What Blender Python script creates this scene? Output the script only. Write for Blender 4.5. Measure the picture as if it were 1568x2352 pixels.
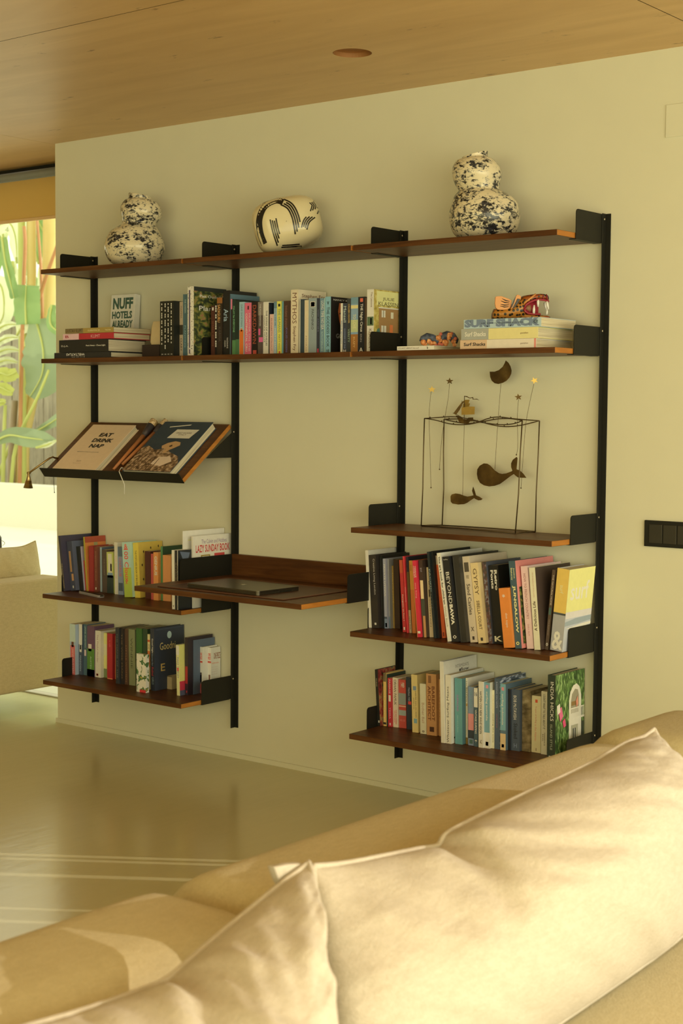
import bpy, bmesh, math, random
from mathutils import Vector, Matrix, noise
random.seed(7)
for _o in list(bpy.data.objects):
    bpy.data.objects.remove(_o, do_unlink=True)
SC = bpy.context.scene
COL = SC.collection

# ------------------------------------------------------------------ camera
FPX, IW, IH = 3474.64, 1568, 2352
CAM = Vector((4.7884, -4.3587, 1.3672))
YAW, PITCH, ROLL = 0.6709, -0.0667, -0.0077
_fw = Vector((-math.sin(YAW), math.cos(YAW), 0)); _rt = Vector((math.cos(YAW), math.sin(YAW), 0)); _up = Vector((0, 0, 1))
FW = _fw * math.cos(PITCH) + _up * math.sin(PITCH)
_u2 = _up * math.cos(PITCH) - _fw * math.sin(PITCH)
RT = _rt * math.cos(ROLL) - _u2 * math.sin(ROLL)
UP = _rt * math.sin(ROLL) + _u2 * math.cos(ROLL)
cd = bpy.data.cameras.new('camera')
cam = bpy.data.objects.new('camera', cd); COL.objects.link(cam)
cam.matrix_world = Matrix(((RT.x, UP.x, -FW.x, CAM.x), (RT.y, UP.y, -FW.y, CAM.y), (RT.z, UP.z, -FW.z, CAM.z), (0, 0, 0, 1)))
cd.sensor_fit = 'VERTICAL'; cd.sensor_height = 36.0; cd.sensor_width = 24.0
cd.lens = FPX / IH * 36.0
cd.clip_start = 0.05; cd.clip_end = 200
cd.dof.use_dof = True; cd.dof.focus_distance = 5.05; cd.dof.aperture_fstop = 7.1
SC.camera = cam

# ------------------------------------------------------------------ world, sun, window light, fill light, exposure
w = bpy.data.worlds.new('World'); SC.world = w; w.use_nodes = True
_bg = w.node_tree.nodes['Background']
_bg.inputs['Color'].default_value = (1.0, 0.96, 0.72, 1); _bg.inputs['Strength'].default_value = 2.0

def light(kind, name, loc, direction, energy, color, **kw):
    ld = bpy.data.lights.new(name, kind); ld.energy = energy; ld.color = color
    for k, v in kw.items(): setattr(ld, k, v)
    o = bpy.data.objects.new(name, ld); COL.objects.link(o); o.location = loc
    o.rotation_euler = Vector(direction).to_track_quat('-Z', 'Y').to_euler()
    return o
SUN_EL = math.radians(13.0)
SUN_DIR = Vector((-0.828 * math.cos(SUN_EL), -0.56 * math.cos(SUN_EL), -math.sin(SUN_EL)))
light('SUN', 'sun', (9, 4, 3), SUN_DIR, 2.6, (1.0, 0.88, 0.68), angle=math.radians(0.3))
light('AREA', 'east_window_daylight', (6.5, -3.5, 1.3), (-1, 0.08, -0.25), 92, (1.0, 0.93, 0.50), shape='RECTANGLE', size=4.6, size_y=2.0)
light('AREA', 'south_fill', (3.4, -7.8, 1.35), (-0.1, 1, -0.3), 82, (1.0, 0.95, 0.50), shape='RECTANGLE', size=5.0, size_y=2.0)  # added fill from behind the camera; the south wall has no window
vs = SC.view_settings
vs.view_transform = 'Standard'; vs.look = 'None'; vs.exposure = 0.0; vs.gamma = 1.0; vs.use_curve_mapping = False
try:
    SC.cycles.use_denoising = True; SC.cycles.denoiser = 'OPENIMAGEDENOISE'
    SC.cycles.max_bounces = 7; SC.cycles.diffuse_bounces = 4; SC.cycles.glossy_bounces = 3; SC.cycles.sample_clamp_indirect = 6
    SC.cycles.use_adaptive_sampling = True; SC.cycles.adaptive_threshold = 0.03
except Exception:
    pass

# ------------------------------------------------------------------ helpers
def ray(u, v): return FW + RT * ((u - IW / 2) / FPX) + UP * ((IH / 2 - v) / FPX)
def onz(u, v, z): d = ray(u, v); return CAM + d * ((z - CAM.z) / d.z)
def ony(u, v, y): d = ray(u, v); return CAM + d * ((y - CAM.y) / d.y)
def onx(u, v, x): d = ray(u, v); return CAM + d * ((x - CAM.x) / d.x)
def onplane(u, v, p, n): d = ray(u, v); return CAM + d * ((p - CAM).dot(n) / d.dot(n))
def s2l(c): c = c / 255.0; return c / 12.92 if c <= 0.04045 else ((c + 0.055) / 1.055) ** 2.4
ILL = (0.49, 0.425, 0.20)                     # what a white thing sends back on this wall
def S(r, g, b, k=1.0):                         # a colour read off the photograph -> the thing's own colour
    if b > r:                                  # cool tones look bluer to the eye than they are under this yellow light
        mx = max(r, g, b); r = r + 0.4 * (mx - r); g = g + 0.2 * (mx - g); b = min(b, 0.93 * (r + g) / 2)
    return tuple(min(0.88, max(0.012, s2l(c) / (i * k))) for c, i in zip((r, g, b), ILL))

MATS = {}
def new_mat(name):
    m = bpy.data.materials.new(name); m.use_nodes = True
    nt = m.node_tree; b = nt.nodes['Principled BSDF']
    return m, nt, b
def plain(rgb, rough=0.5, metal=0.0, spec=0.5, vary=0.06, scale=60.0, name=None, bump=0.0, coat=0.0, trans=0.0):
    key = (tuple(round(c, 3) for c in rgb), rough, metal, spec, vary, scale, bump, coat, trans)
    if key in MATS: return MATS[key]
    m, nt, b = new_mat(name or 'paint')
    n = nt.nodes.new('ShaderNodeTexNoise'); n.inputs['Scale'].default_value = scale; n.inputs['Detail'].default_value = 3
    tc = nt.nodes.new('ShaderNodeTexCoord'); nt.links.new(tc.outputs['Object'], n.inputs['Vector'])
    mx = nt.nodes.new('ShaderNodeMix'); mx.data_type = 'RGBA'
    mx.inputs['A'].default_value = (*[c * (1 - vary) for c in rgb], 1); mx.inputs['B'].default_value = (*[min(1, c * (1 + vary)) for c in rgb], 1)
    nt.links.new(n.outputs['Fac'], mx.inputs['Factor']); nt.links.new(mx.outputs['Result'], b.inputs['Base Color'])
    b.inputs['Roughness'].default_value = rough; b.inputs['Metallic'].default_value = metal
    b.inputs['Specular IOR Level'].default_value = spec; b.inputs['Coat Weight'].default_value = coat; b.inputs['Coat Roughness'].default_value = 0.08
    b.inputs['Transmission Weight'].default_value = trans
    if bump:
        bp = nt.nodes.new('ShaderNodeBump'); bp.inputs['Strength'].default_value = bump; bp.inputs['Distance'].default_value = 0.002
        nt.links.new(n.outputs['Fac'], bp.inputs['Height']); nt.links.new(bp.outputs['Normal'], b.inputs['Normal'])
    MATS[key] = m
    return m
def P(r, g, b, k=1.0, **kw): return plain(S(r, g, b, k), **kw)
def ramp_mat(name, stops, scale=6.0, detail=6.0, stretch=(1, 1, 1), rough=0.5, distortion=0.0, kind='noise', coat=0.0, bump=0.0, interp='LINEAR', nrough=0.5, spec=0.5):
    m, nt, b = new_mat(name)
    tc = nt.nodes.new('ShaderNodeTexCoord'); mp = nt.nodes.new('ShaderNodeMapping'); mp.inputs['Scale'].default_value = stretch
    nt.links.new(tc.outputs['Object'], mp.inputs['Vector'])
    if kind == 'voronoi':
        n = nt.nodes.new('ShaderNodeTexVoronoi'); n.inputs['Scale'].default_value = scale; out = n.outputs['Distance']
    else:
        n = nt.nodes.new('ShaderNodeTexNoise'); n.inputs['Scale'].default_value = scale; n.inputs['Detail'].default_value = detail
        n.inputs['Distortion'].default_value = distortion; n.inputs['Roughness'].default_value = nrough; out = n.outputs['Fac']
    nt.links.new(mp.outputs['Vector'], n.inputs['Vector'])
    cr = nt.nodes.new('ShaderNodeValToRGB'); cr.color_ramp.interpolation = interp
    el = cr.color_ramp.elements
    while len(el) > 1: el.remove(el[-1])
    for i, (p, c) in enumerate(stops):
        e = el[0] if i == 0 else el.new(p)
        e.position = p; e.color = (*c, 1)
    nt.links.new(out, cr.inputs['Fac']); nt.links.new(cr.outputs['Color'], b.inputs['Base Color'])
    b.inputs['Roughness'].default_value = rough; b.inputs['Coat Weight'].default_value = coat; b.inputs['Specular IOR Level'].default_value = spec
    if bump:
        bp = nt.nodes.new('ShaderNodeBump'); bp.inputs['Strength'].default_value = bump; bp.inputs['Distance'].default_value = 0.003
        nt.links.new(out, bp.inputs['Height']); nt.links.new(bp.outputs['Normal'], b.inputs['Normal'])
    return m

def link(o, parent=None):
    COL.objects.link(o)
    if parent is not None: o.parent = parent
    return o
def obj(name, bm, mat, parent=None, smooth=False, free=True):
    me = bpy.data.meshes.new(name); bm.normal_update(); bm.to_mesh(me)
    if free: bm.free()
    if mat is not None:
        for m in (mat if isinstance(mat, (list, tuple)) else [mat]): me.materials.append(m)
    if smooth:
        for p in me.polygons: p.use_smooth = True
    return link(bpy.data.objects.new(name, me), parent)
def tag(o, label, cat, group=None):
    o['label'] = label; o['category'] = cat
    if group: o['group'] = group
    return o
def thing(name, label, cat, loc=(0, 0, 0), rot=(0, 0, 0), group=None):
    o = bpy.data.objects.new(name, None); COL.objects.link(o); o.empty_display_size = 0.05
    o.location = loc; o.rotation_euler = rot
    return tag(o, label, cat, group)
def struct(o): o['kind'] = 'structure'; return o
def box(bm, x0, x1, y0, y1, z0, z1, mi=0):
    v = [bm.verts.new(p) for p in ((x0, y0, z0), (x1, y0, z0), (x1, y1, z0), (x0, y1, z0), (x0, y0, z1), (x1, y0, z1), (x1, y1, z1), (x0, y1, z1))]
    for f in ((0, 3, 2, 1), (4, 5, 6, 7), (0, 1, 5, 4), (1, 2, 6, 5), (2, 3, 7, 6), (3, 0, 4, 7)):
        bm.faces.new([v[i] for i in f]).material_index = mi
    return v
def bevel(bm, off, seg=2):
    bmesh.ops.bevel(bm, geom=list(bm.edges), offset=off, segments=seg, profile=0.6, affect='EDGES', clamp_overlap=True)
def bx(name, dims, mat, parent=None, bev=0.0, seg=2, smooth=False):
    bm = bmesh.new(); box(bm, *dims)
    if bev: bevel(bm, bev, seg)
    return obj(name, bm, mat, parent, smooth)
def tube(bm, pts, rad, n=8, cap=True, flat=1.0, mi=0):
    pts = [Vector(p) for p in pts]; rings = []
    rads = rad if isinstance(rad, (list, tuple)) else [rad] * len(pts)
    t0 = (pts[1] - pts[0]).normalized()
    a = t0.orthogonal().normalized()
    for i, p in enumerate(pts):
        t = (pts[min(i + 1, len(pts) - 1)] - pts[max(i - 1, 0)]).normalized()
        a = (a - t * a.dot(t)).normalized(); b = t.cross(a)
        rings.append([bm.verts.new(p + (a * math.cos(k * 2 * math.pi / n) + b * math.sin(k * 2 * math.pi / n) * flat) * rads[i]) for k in range(n)])
    for i in range(len(rings) - 1):
        for k in range(n):
            bm.faces.new((rings[i][k], rings[i][(k + 1) % n], rings[i + 1][(k + 1) % n], rings[i + 1][k])).material_index = mi
    if cap:
        bm.faces.new(list(reversed(rings[0]))).material_index = mi; bm.faces.new(rings[-1]).material_index = mi
def lathe(bm, prof, n=24, axis=None, cap=True):
    rings = []
    for i, (r, z) in enumerate(prof):
        off = axis(z) if axis else (0, 0)
        rings.append([bm.verts.new((off[0] + r * math.cos(k * 2 * math.pi / n), off[1] + r * math.sin(k * 2 * math.pi / n), z)) for k in range(n)])
    for i in range(len(rings) - 1):
        for k in range(n): bm.faces.new((rings[i][k], rings[i][(k + 1) % n], rings[i + 1][(k + 1) % n], rings[i + 1][k]))
    if cap:
        bm.faces.new(list(reversed(rings[0]))); bm.faces.new(rings[-1])
def plate(bm, pts, o, ex, ey, th, mi=0):
    """flat outline pts (2D) in the plane o + ex*x + ey*y, given the real thickness th"""
    n = ex.cross(ey).normalized()
    a = [bm.verts.new(o + ex * x + ey * y - n * th / 2) for x, y in pts]; b = [bm.verts.new(o + ex * x + ey * y + n * th / 2) for x, y in pts]
    f = bm.faces.new(list(reversed(a))); f.material_index = mi
    g = bm.faces.new(b); g.material_index = mi
    m = len(pts)
    for i in range(m): bm.faces.new((a[i], a[(i + 1) % m], b[(i + 1) % m], b[i])).material_index = mi
    f.normal_update(); g.normal_update()
    bmesh.ops.triangulate(bm, faces=[f, g], ngon_method='EAR_CLIP')
_TXT = {}
def text_data(s, bold=0.0, shear=0.0):
    key = (s, bold, shear)
    if key not in _TXT:
        c = bpy.data.curves.new('t', 'FONT'); c.body = s; c.resolution_u = 2; c.offset = bold; c.shear = shear; c.fill_mode = 'FRONT'
        o = bpy.data.objects.new('t', c)
        me = bpy.data.meshes.new_from_object(o)
        vs = [(v.co.x, v.co.y) for v in me.vertices]; fs = [tuple(p.vertices) for p in me.polygons]
        bpy.data.objects.remove(o); bpy.data.curves.remove(c); bpy.data.meshes.remove(me)
        _TXT[key] = (vs, fs)
    return _TXT[key]
def text(parent, s, o, ex, ey, length, height, mat, name='lettering', bold=0.012, shear=0.0):
    """flat print: string s with its lower left at o, running along ex over length, letters height tall along ey"""
    if 'M' in s: bold = 0.0
    vs, fs = text_data(s, bold, shear)
    if not vs: return None
    x0 = min(v[0] for v in vs); x1 = max(v[0] for v in vs); y0 = min(v[1] for v in vs); y1 = max(v[1] for v in vs)
    o = Vector(o); ex = Vector(ex); ey = Vector(ey)
    me = bpy.data.meshes.new(name)
    me.from_pydata([o + ex * ((x - x0) / (x1 - x0) * length) + ey * ((y - y0) / (y1 - y0) * height) for x, y in vs], [], fs)
    me.materials.append(mat)
    return link(bpy.data.objects.new(name, me), parent)
# ------------------------------------------------------------------ materials of the place
M_WALL = plain((0.75, 0.745, 0.62), rough=0.85, vary=0.025, scale=9, spec=0.2, name='wall_paint')
def wood_mat(name, dark, mid, lightc, scale=3.0, stretch=(1.2, 16, 16), rough=0.42, coat=0.0, bump=0.05):
    return ramp_mat(name, [(0.28, dark), (0.5, mid), (0.74, lightc)], scale=scale, detail=9, stretch=stretch, rough=rough, distortion=0.8, coat=coat, bump=bump, spec=0.25)
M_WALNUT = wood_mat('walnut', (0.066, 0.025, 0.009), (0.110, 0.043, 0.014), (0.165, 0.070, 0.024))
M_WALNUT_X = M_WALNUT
M_WALNUT_LIT = wood_mat('walnut_lit_end', (0.38, 0.145, 0.028), (0.49, 0.195, 0.037), (0.60, 0.25, 0.050), stretch=(16, 2, 16))  # same walnut; light from the right is put into the end-face colour
M_BLACK = plain((0.016, 0.016, 0.013), rough=0.55, vary=0.1, scale=300, name='black_powder_coat', spec=0.25)
M_STEEL = plain((0.55, 0.5, 0.42), rough=0.3, metal=1.0, name='screw_steel')
M_FABRIC_L = None
def ceiling_mat():
    m, nt, b = new_mat('ceiling_plywood')
    tc = nt.nodes.new('ShaderNodeTexCoord'); mp = nt.nodes.new('ShaderNodeMapping'); mp.inputs['Scale'].default_value = (0.8, 5, 1)
    nt.links.new(tc.outputs['Object'], mp.inputs['Vector'])
    n = nt.nodes.new('ShaderNodeTexNoise'); n.inputs['Scale'].default_value = 1.6; n.inputs['Detail'].default_value = 8; n.inputs['Distortion'].default_value = 1.4
    nt.links.new(mp.outputs['Vector'], n.inputs['Vector'])
    cr = nt.nodes.new('ShaderNodeValToRGB')
    cr.color_ramp.elements[0].position = 0.3; cr.color_ramp.elements[0].color = (0.60, 0.385, 0.165, 1)
    cr.color_ramp.elements[1].position = 0.72; cr.color_ramp.elements[1].color = (0.70, 0.47, 0.22, 1)
    nt.links.new(n.outputs['Fac'], cr.inputs['Fac'])
    # a few small dark knots and filler marks
    mp2 = nt.nodes.new('ShaderNodeMapping'); mp2.inputs['Scale'].default_value = (2.2, 5.0, 1); nt.links.new(tc.outputs['Object'], mp2.inputs['Vector'])
    n2 = nt.nodes.new('ShaderNodeTexNoise'); n2.inputs['Scale'].default_value = 3.4; n2.inputs['Detail'].default_value = 5; n2.inputs['Roughness'].default_value = 0.62
    nt.links.new(mp2.outputs['Vector'], n2.inputs['Vector'])
    cr2 = nt.nodes.new('ShaderNodeValToRGB'); cr2.color_ramp.elements[0].position = 0.665; cr2.color_ramp.elements[0].color = (0, 0, 0, 1)
    cr2.color_ramp.elements[1].position = 0.74; cr2.color_ramp.elements[1].color = (1, 1, 1, 1)
    nt.links.new(n2.outputs['Fac'], cr2.inputs['Fac'])
    mx = nt.nodes.new('ShaderNodeMix'); mx.data_type = 'RGBA'; mx.inputs['B'].default_value = (0.30, 0.16, 0.06, 1)
    nt.links.new(cr2.outputs['Color'], mx.inputs['Factor']); nt.links.new(cr.outputs['Color'], mx.inputs['A']); nt.links.new(mx.outputs['Result'], b.inputs['Base Color'])
    b.inputs['Roughness'].default_value = 0.40; b.inputs['Specular IOR Level'].default_value = 0.55
    return m
M_CEIL = ceiling_mat()
def floor_mat():
    m, nt, b = new_mat('polished_resin_floor')
    tc = nt.nodes.new('ShaderNodeTexCoord')
    n = nt.nodes.new('ShaderNodeTexNoise'); n.inputs['Scale'].default_value = 1.3; n.inputs['Detail'].default_value = 5
    nt.links.new(tc.outputs['Object'], n.inputs['Vector'])
    cr = nt.nodes.new('ShaderNodeValToRGB')
    cr.color_ramp.elements[0].position = 0.3; cr.color_ramp.elements[0].color = (0.60, 0.56, 0.34, 1)
    cr.color_ramp.elements[1].position = 0.7; cr.color_ramp.elements[1].color = (0.66, 0.615, 0.38, 1)
    nt.links.new(n.outputs['Fac'], cr.inputs['Fac']); nt.links.new(cr.outputs['Color'], b.inputs['Base Color'])
    mp = nt.nodes.new('ShaderNodeMapping'); mp.inputs['Rotation'].default_value = (0, 0, 0.85); mp.inputs['Scale'].default_value = (9, 2.5, 1)
    nt.links.new(tc.outputs['Object'], mp.inputs['Vector'])
    n2 = nt.nodes.new('ShaderNodeTexNoise'); n2.inputs['Scale'].default_value = 2.0; n2.inputs['Detail'].default_value = 3
    nt.links.new(mp.outputs['Vector'], n2.inputs['Vector'])
    bp = nt.nodes.new('ShaderNodeBump'); bp.inputs['Strength'].default_value = 0.22; bp.inputs['Distance'].default_value = 0.004
    nt.links.new(n2.outputs['Fac'], bp.inputs['Height']); nt.links.new(bp.outputs['Normal'], b.inputs['Normal'])
    b.inputs['Roughness'].default_value = 0.19; b.inputs['Specular IOR Level'].default_value = 0.5
    return m
M_FLOOR = floor_mat()

# ------------------------------------------------------------------ the room
H = 2.495; XW = -0.2457; WT = 0.33; XE = 6.8; XWEST = -6.0; YS = -8.2; X0 = 3.22
def sbox(name, dims, mat): return struct(bx(name, dims, mat))
sbox('floor', (XWEST, XE, YS, 0.42, -0.1, 0.0), M_FLOOR)
wall = sbox('wall_back', (XW, X0, 0.0, WT, 0.0, H), M_WALL)
sbox('baseboard_back', (XW - 0.006, X0, -0.007, 0.0, 0.0, 0.019), M_WALL)
bm = bmesh.new(); box(bm, 2.605, 3.02, -0.004, 0.0, 2.222, 2.322); bevel(bm, 0.0007, 1)
obj('access_panel', bm, M_WALL, wall)
sbox('sun_block_wall', (-0.2, 0.0, 0.43, 3.6, -0.02, H + 0.1), M_WALL)  # unseen wall added to keep the sun off the far sofa
sbox('wall_east_sill', (XE - 0.12, XE, YS, 0.0, 0.0, 0.12), M_WALL)
sbox('wall_south', (XWEST, XE, YS, YS + 0.1, 0.0, H), M_WALL)
sbox('wall_west', (XWEST, XWEST + 0.1, YS, 0.42, 0.0, H), M_WALL)
# plywood ceiling: a backing slab with separate sheets under it
ceil = sbox('ceiling', (XWEST, XE, YS, 0.62, H + 0.018, H + 0.16), plain((0.06, 0.04, 0.02), rough=0.9, name='dark_joint'))
HOLE = (1.783, -0.535, 0.062)
rows = [(0.60, -1.299), (-1.302, -2.55), (-2.553, -3.80), (-3.803, -5.05), (-5.053, -6.3), (-6.303, YS)]
cols = [(XWEST, -3.312), (-3.309, -0.262), (-0.259, 2.788), (2.791, 5.838), (5.841, XE)]
for r, (ya, yb) in enumerate(rows):
    for c, (xa, xb) in enumerate(cols):
        if r == 0 and c == 2:
            bm = bmesh.new(); n = 40; hx, hy, hr = HOLE
            ring = [(hx + hr * math.cos(a), hy + hr * math.sin(a)) for a in (2 * math.pi * i / n for i in range(n))]
            def edge(x, y):
                dx, dy = x - hx, y - hy
                k = min((xb - hx) / dx if dx > 1e-9 else 1e9, (xa - hx) / dx if dx < -1e-9 else 1e9, (ya - hy) / dy if dy > 1e-9 else 1e9, (yb - hy) / dy if dy < -1e-9 else 1e9)
                return hx + dx * k, hy + dy * k
            angs = sorted([2 * math.pi * i / n for i in range(n)] + [math.atan2(py - hy, px - hx) % (2 * math.pi) for px in (xa, xb) for py in (ya, yb)])
            inn = [bm.verts.new((hx + hr * math.cos(a), hy + hr * math.sin(a), H)) for a in angs]
            out = [bm.verts.new((*edge(hx + math.cos(a), hy + math.sin(a)), H)) for a in angs]
            up = [bm.verts.new((hx + hr * math.cos(a), hy + hr * math.sin(a), H + 0.0178)) for a in angs]
            m = len(angs)
            for i in range(m):
                j = (i + 1) % m
                bm.faces.new((inn[i], inn[j], out[j], out[i])); bm.faces.new((inn[j], inn[i], up[i], up[j]))
            obj('plywood_panel', bm, M_CEIL, ceil)
        else:
            bx('plywood_panel', (xa, xb, yb, ya, H, H + 0.0178), M_CEIL, ceil)
# recessed opening for a lamp in the plywood
bm = bmesh.new(); hx, hy, hr = HOLE
prof = [(hr - 0.001, 0.0), (hr - 0.001, 0.014), (hr - 0.012, 0.0165), (0.0005, 0.0168)]
lathe(bm, prof, 36, cap=False)
for v in bm.verts: v.co = Vector((hx, hy, H)) + v.co
dl = obj('downlight_recess', bm, plain((0.33, 0.15, 0.05), rough=0.6, name='cut_plywood'))
tag(dl, 'round bare-wood recess for a ceiling lamp in the plywood', 'downlight')

# ------------------------------------------------------------------ glazed door behind the wall's end, roller blind
M_GLASS = None
def glass_mat():
    m = bpy.data.materials.new('window_glass'); m.use_nodes = True; nt = m.node_tree
    nt.nodes.remove(nt.nodes['Principled BSDF'])
    tr = nt.nodes.new('ShaderNodeBsdfTransparent'); tr.inputs['Color'].default_value = (0.93, 0.96, 0.92, 1)
    gl = nt.nodes.new('ShaderNodeBsdfGlossy'); gl.inputs['Roughness'].default_value = 0.02
    fr = nt.nodes.new('ShaderNodeFresnel'); fr.inputs['IOR'].default_value = 1.45
    mx = nt.nodes.new('ShaderNodeMixShader')
    ge = nt.nodes.new('ShaderNodeNewGeometry'); sb = nt.nodes.new('ShaderNodeMath'); sb.operation = 'SUBTRACT'; sb.inputs[0].default_value = 1.0; nt.links.new(ge.outputs['Backfacing'], sb.inputs[1])
    ml = nt.nodes.new('ShaderNodeMath'); ml.operation = 'MULTIPLY'; nt.links.new(fr.outputs['Fac'], ml.inputs[0]); nt.links.new(sb.outputs[0], ml.inputs[1])
    nt.links.new(ml.outputs[0], mx.inputs['Fac']); nt.links.new(tr.outputs['BSDF'], mx.inputs[1]); nt.links.new(gl.outputs['BSDF'], mx.inputs[2])
    nt.links.new(mx.outputs['Shader'], nt.nodes['Material Output'].inputs['Surface'])
    return m
M_GLASS = glass_mat()
door = bpy.data.objects.new('door_1', None); COL.objects.link(door); struct(door)
bx('track', (XWEST, XW + 0.2, 0.345, 0.42, H - 0.05, H), M_BLACK, door)
bx('inner_rail', (XWEST, XW + 0.2, 0.352, 0.40, H - 0.075, H - 0.05), P(120, 118, 80), door)
bx('bottom_track', (XWEST, XW + 0.2, 0.36, 0.41, 0.0, 0.006), plain((.55, .52, .42), rough=.4, name='pale_aluminium'), door)
for xa, xb in ((XWEST, -3.2), (-3.15, XW + 0.2)):
    bx('pane', (xa, xb, 0.378, 0.386, 0.012, H - 0.075), M_GLASS, door)
M_BLIND = None
m, nt, b = new_mat('translucent_blind'); b.inputs['Base Color'].default_value = (0.72, 0.55, 0.25, 1); b.inputs['Roughness'].default_value = 0.8
ts = nt.nodes.new('ShaderNodeBsdfTranslucent'); ts.inputs['Color'].default_value = (0.80, 0.60, 0.26, 1); mx = nt.nodes.new('ShaderNodeMixShader'); mx.inputs['Fac'].default_value = 0.45
nt.links.new(b.outputs['BSDF'], mx.inputs[1]); nt.links.new(ts.outputs['BSDF'], mx.inputs[2]); nt.links.new(mx.outputs['Shader'], nt.nodes['Material Output'].inputs['Surface']); M_BLIND = m
bl = thing('roller_blind', 'amber roller blind pulled partly down inside the glass door', 'blind', (-1.8, 0.31, 2.25))
bx('blind_cloth', (-1.3, XW + 1.8 + 0.05, 0.0, 0.0016, 0.0, 0.18), M_BLIND, bl)
bx('bottom_bar', (-1.3, XW + 1.8 + 0.05, -0.004, 0.006, -0.012, 0.003), P(176, 140, 74), bl, bev=0.002)
bm = bmesh.new(); tube(bm, [(-1.3, 0.012, 0.202), (XW + 1.8 + 0.05, 0.012, 0.202)], 0.022, 14)
obj('roller', bm, P(96, 92, 62), bl, True)
for x in (-1.3, XW + 1.8 + 0.04): bx('bracket', (x - 0.004, x + 0.004, -0.012, 0.034, 0.178, 0.2448), M_BLACK, bl)

# glazed opening further along the same wall: unseen upright fins added to cut the low sun into floor stripes
M_FIN = wood_mat('sun_slit_wood', (0.10, 0.06, 0.03), (0.16, 0.10, 0.05), (0.22, 0.14, 0.07), stretch=(14, 14, 1))
win = bpy.data.objects.new('window_1', None); COL.objects.link(win); struct(win)
bx('window_head', (X0, XE - 0.02, 0.02, 0.30, H - 0.06, H), M_BLACK, win)
bx('window_sill', (X0, XE - 0.02, 0.02, 0.30, 0.0, 0.012), M_BLACK, win)
def cross(u, v):                               # where the sun that lands on the floor at a pixel comes through the wall
    p = onz(u, v, 0.0); return p.x - p.y * (0.828 / 0.56)
slits = []
for v0, v1 in ((1963.5, 1973.5), (1975.5, 1983.0), (2011.0, 2021.0), (2091.5, 2099.5), (2121.0, 2131.0)):
    a, b_ = sorted((cross(0, v0), cross(0, v1))); slits.append((a, b_))
slits.sort(); slits = [(a - .008, b_ + .008) for a, b_ in slits]; edges = [X0] + [e for s in slits for e in s] + [slits[-1][1] + 0.95]
for i in range(0, len(edges), 2):
    bx('sun_slit_fin', (edges[i], edges[i + 1], 0.03, 0.055, 0.012, H - 0.06), M_FIN, win)

# ------------------------------------------------------------------ black switch plate
sw = thing('switch_plate', 'long black switch and socket plate on the wall right of the shelving', 'switch', (2.563, 0, 0.946))
bx('plate', (0.0, 0.32, -0.009, 0.0, 0.0, 0.083), M_BLACK, sw, bev=0.002)
M_BLK2 = plain((0.03, 0.028, 0.022), rough=0.35, name='black_plastic')
for i in range(6): bx('rocker', (0.018 + i * 0.049, 0.063 + i * 0.049, -0.0115, -0.008, 0.012, 0.071), M_BLK2, sw, bev=0.0012)
# ------------------------------------------------------------------ the wall-mounted shelving
PITCHX = 0.8; SD = 0.2959; PD = 0.1855; BT = 0.0179; ZB, ZT = 0.1202, 2.0029
Z1, Z2, Z3, Z4, Z5, ZL4, ZL5, ZD = 1.9269, 1.5685, 0.9697, 0.6115, 0.2550, 0.6115, 0.2550, 0.7275
YB = -0.003
def screw_at(parent, x, y, z, r=0.0042):
    bm = bmesh.new(); lathe(bm, [(r, 0), (r, 0.0012), (r * 0.75, 0.0022), (r * 0.2, 0.0026)], 12)
    for v in bm.verts: v.co = Vector((x + v.co.z, y + v.co.x, z + v.co.y))
    return obj('screw', bm, M_STEEL, parent, True)
rail_names = ['leftmost', 'second', 'third', 'rightmost']
SCREW_Z = {0: [1.985, 1.63, 1.283, 0.67, 0.315], 1: [1.985, 1.63, 1.283, 0.792, 0.67, 0.315], 2: [1.985, 1.63, 1.03, 0.792, 0.67, 0.315], 3: [1.985, 1.63, 1.03, 0.67, 0.315]}
for k in range(4):
    r = thing('upright_rail', f'black steel angle rail fixed to the wall, {rail_names[k]} of the four uprights', 'rail', (k * PITCHX, 0, ZB), group='shelving uprights')
    bx('side_flange', (-0.0, 0.0026, -0.0254, -0.0022, 0, ZT - ZB), M_BLACK, r, bev=0.0006, seg=1)
    bx('wall_flange', (-0.0, 0.0195, -0.0024, 0.0, 0, ZT - ZB), M_BLACK, r, bev=0.0006, seg=1)
    for z in SCREW_Z[k]: screw_at(r, 0.0026, -0.0125, z - ZB)
def bracket(parent, x, z0, depth, side, h=0.0922, x_in=None):
    """upright steel plate with rounded upper front corner, and a flange folded under the board"""
    bm = bmesh.new(); rr = 0.012; pts = [(0.0, 0.0), (-depth, 0.0), (-depth, h - rr)]
    for i in range(1, 6):
        a = math.pi - i / 5 * math.pi / 2
        pts.append((-depth + rr + rr * math.cos(a), h - rr + rr * math.sin(a)))
    pts.append((0.0, h))
    plate(bm, [(y, z) for y, z in pts], Vector((x - 0.0012, -0.0022, z0)), Vector((0, 1, 0)), Vector((0, 0, 1)), 0.0022)
    xa, xb = (x - 0.026, x - 0.0005) if side == 'R' else (x - 0.002, x + 0.026)
    box(bm, xa, xb, -depth, -0.03, z0 - 0.0016, z0 + 0.0002)
    return obj('bracket', bm, M_BLACK, parent)
def board(parent, x0, x1, z, depth, t=BT, back=YB):
    bm = bmesh.new(); box(bm, x0, x1, -depth, back, z - t, z)
    for f in bm.faces:
        if abs(f.normal.x) > 0.9: f.material_index = 1
    bm.normal_update()
    for f in bm.faces:
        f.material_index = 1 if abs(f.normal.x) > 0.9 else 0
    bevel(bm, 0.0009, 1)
    return obj('board', bm, [M_WALNUT, M_WALNUT_LIT], parent)
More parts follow.
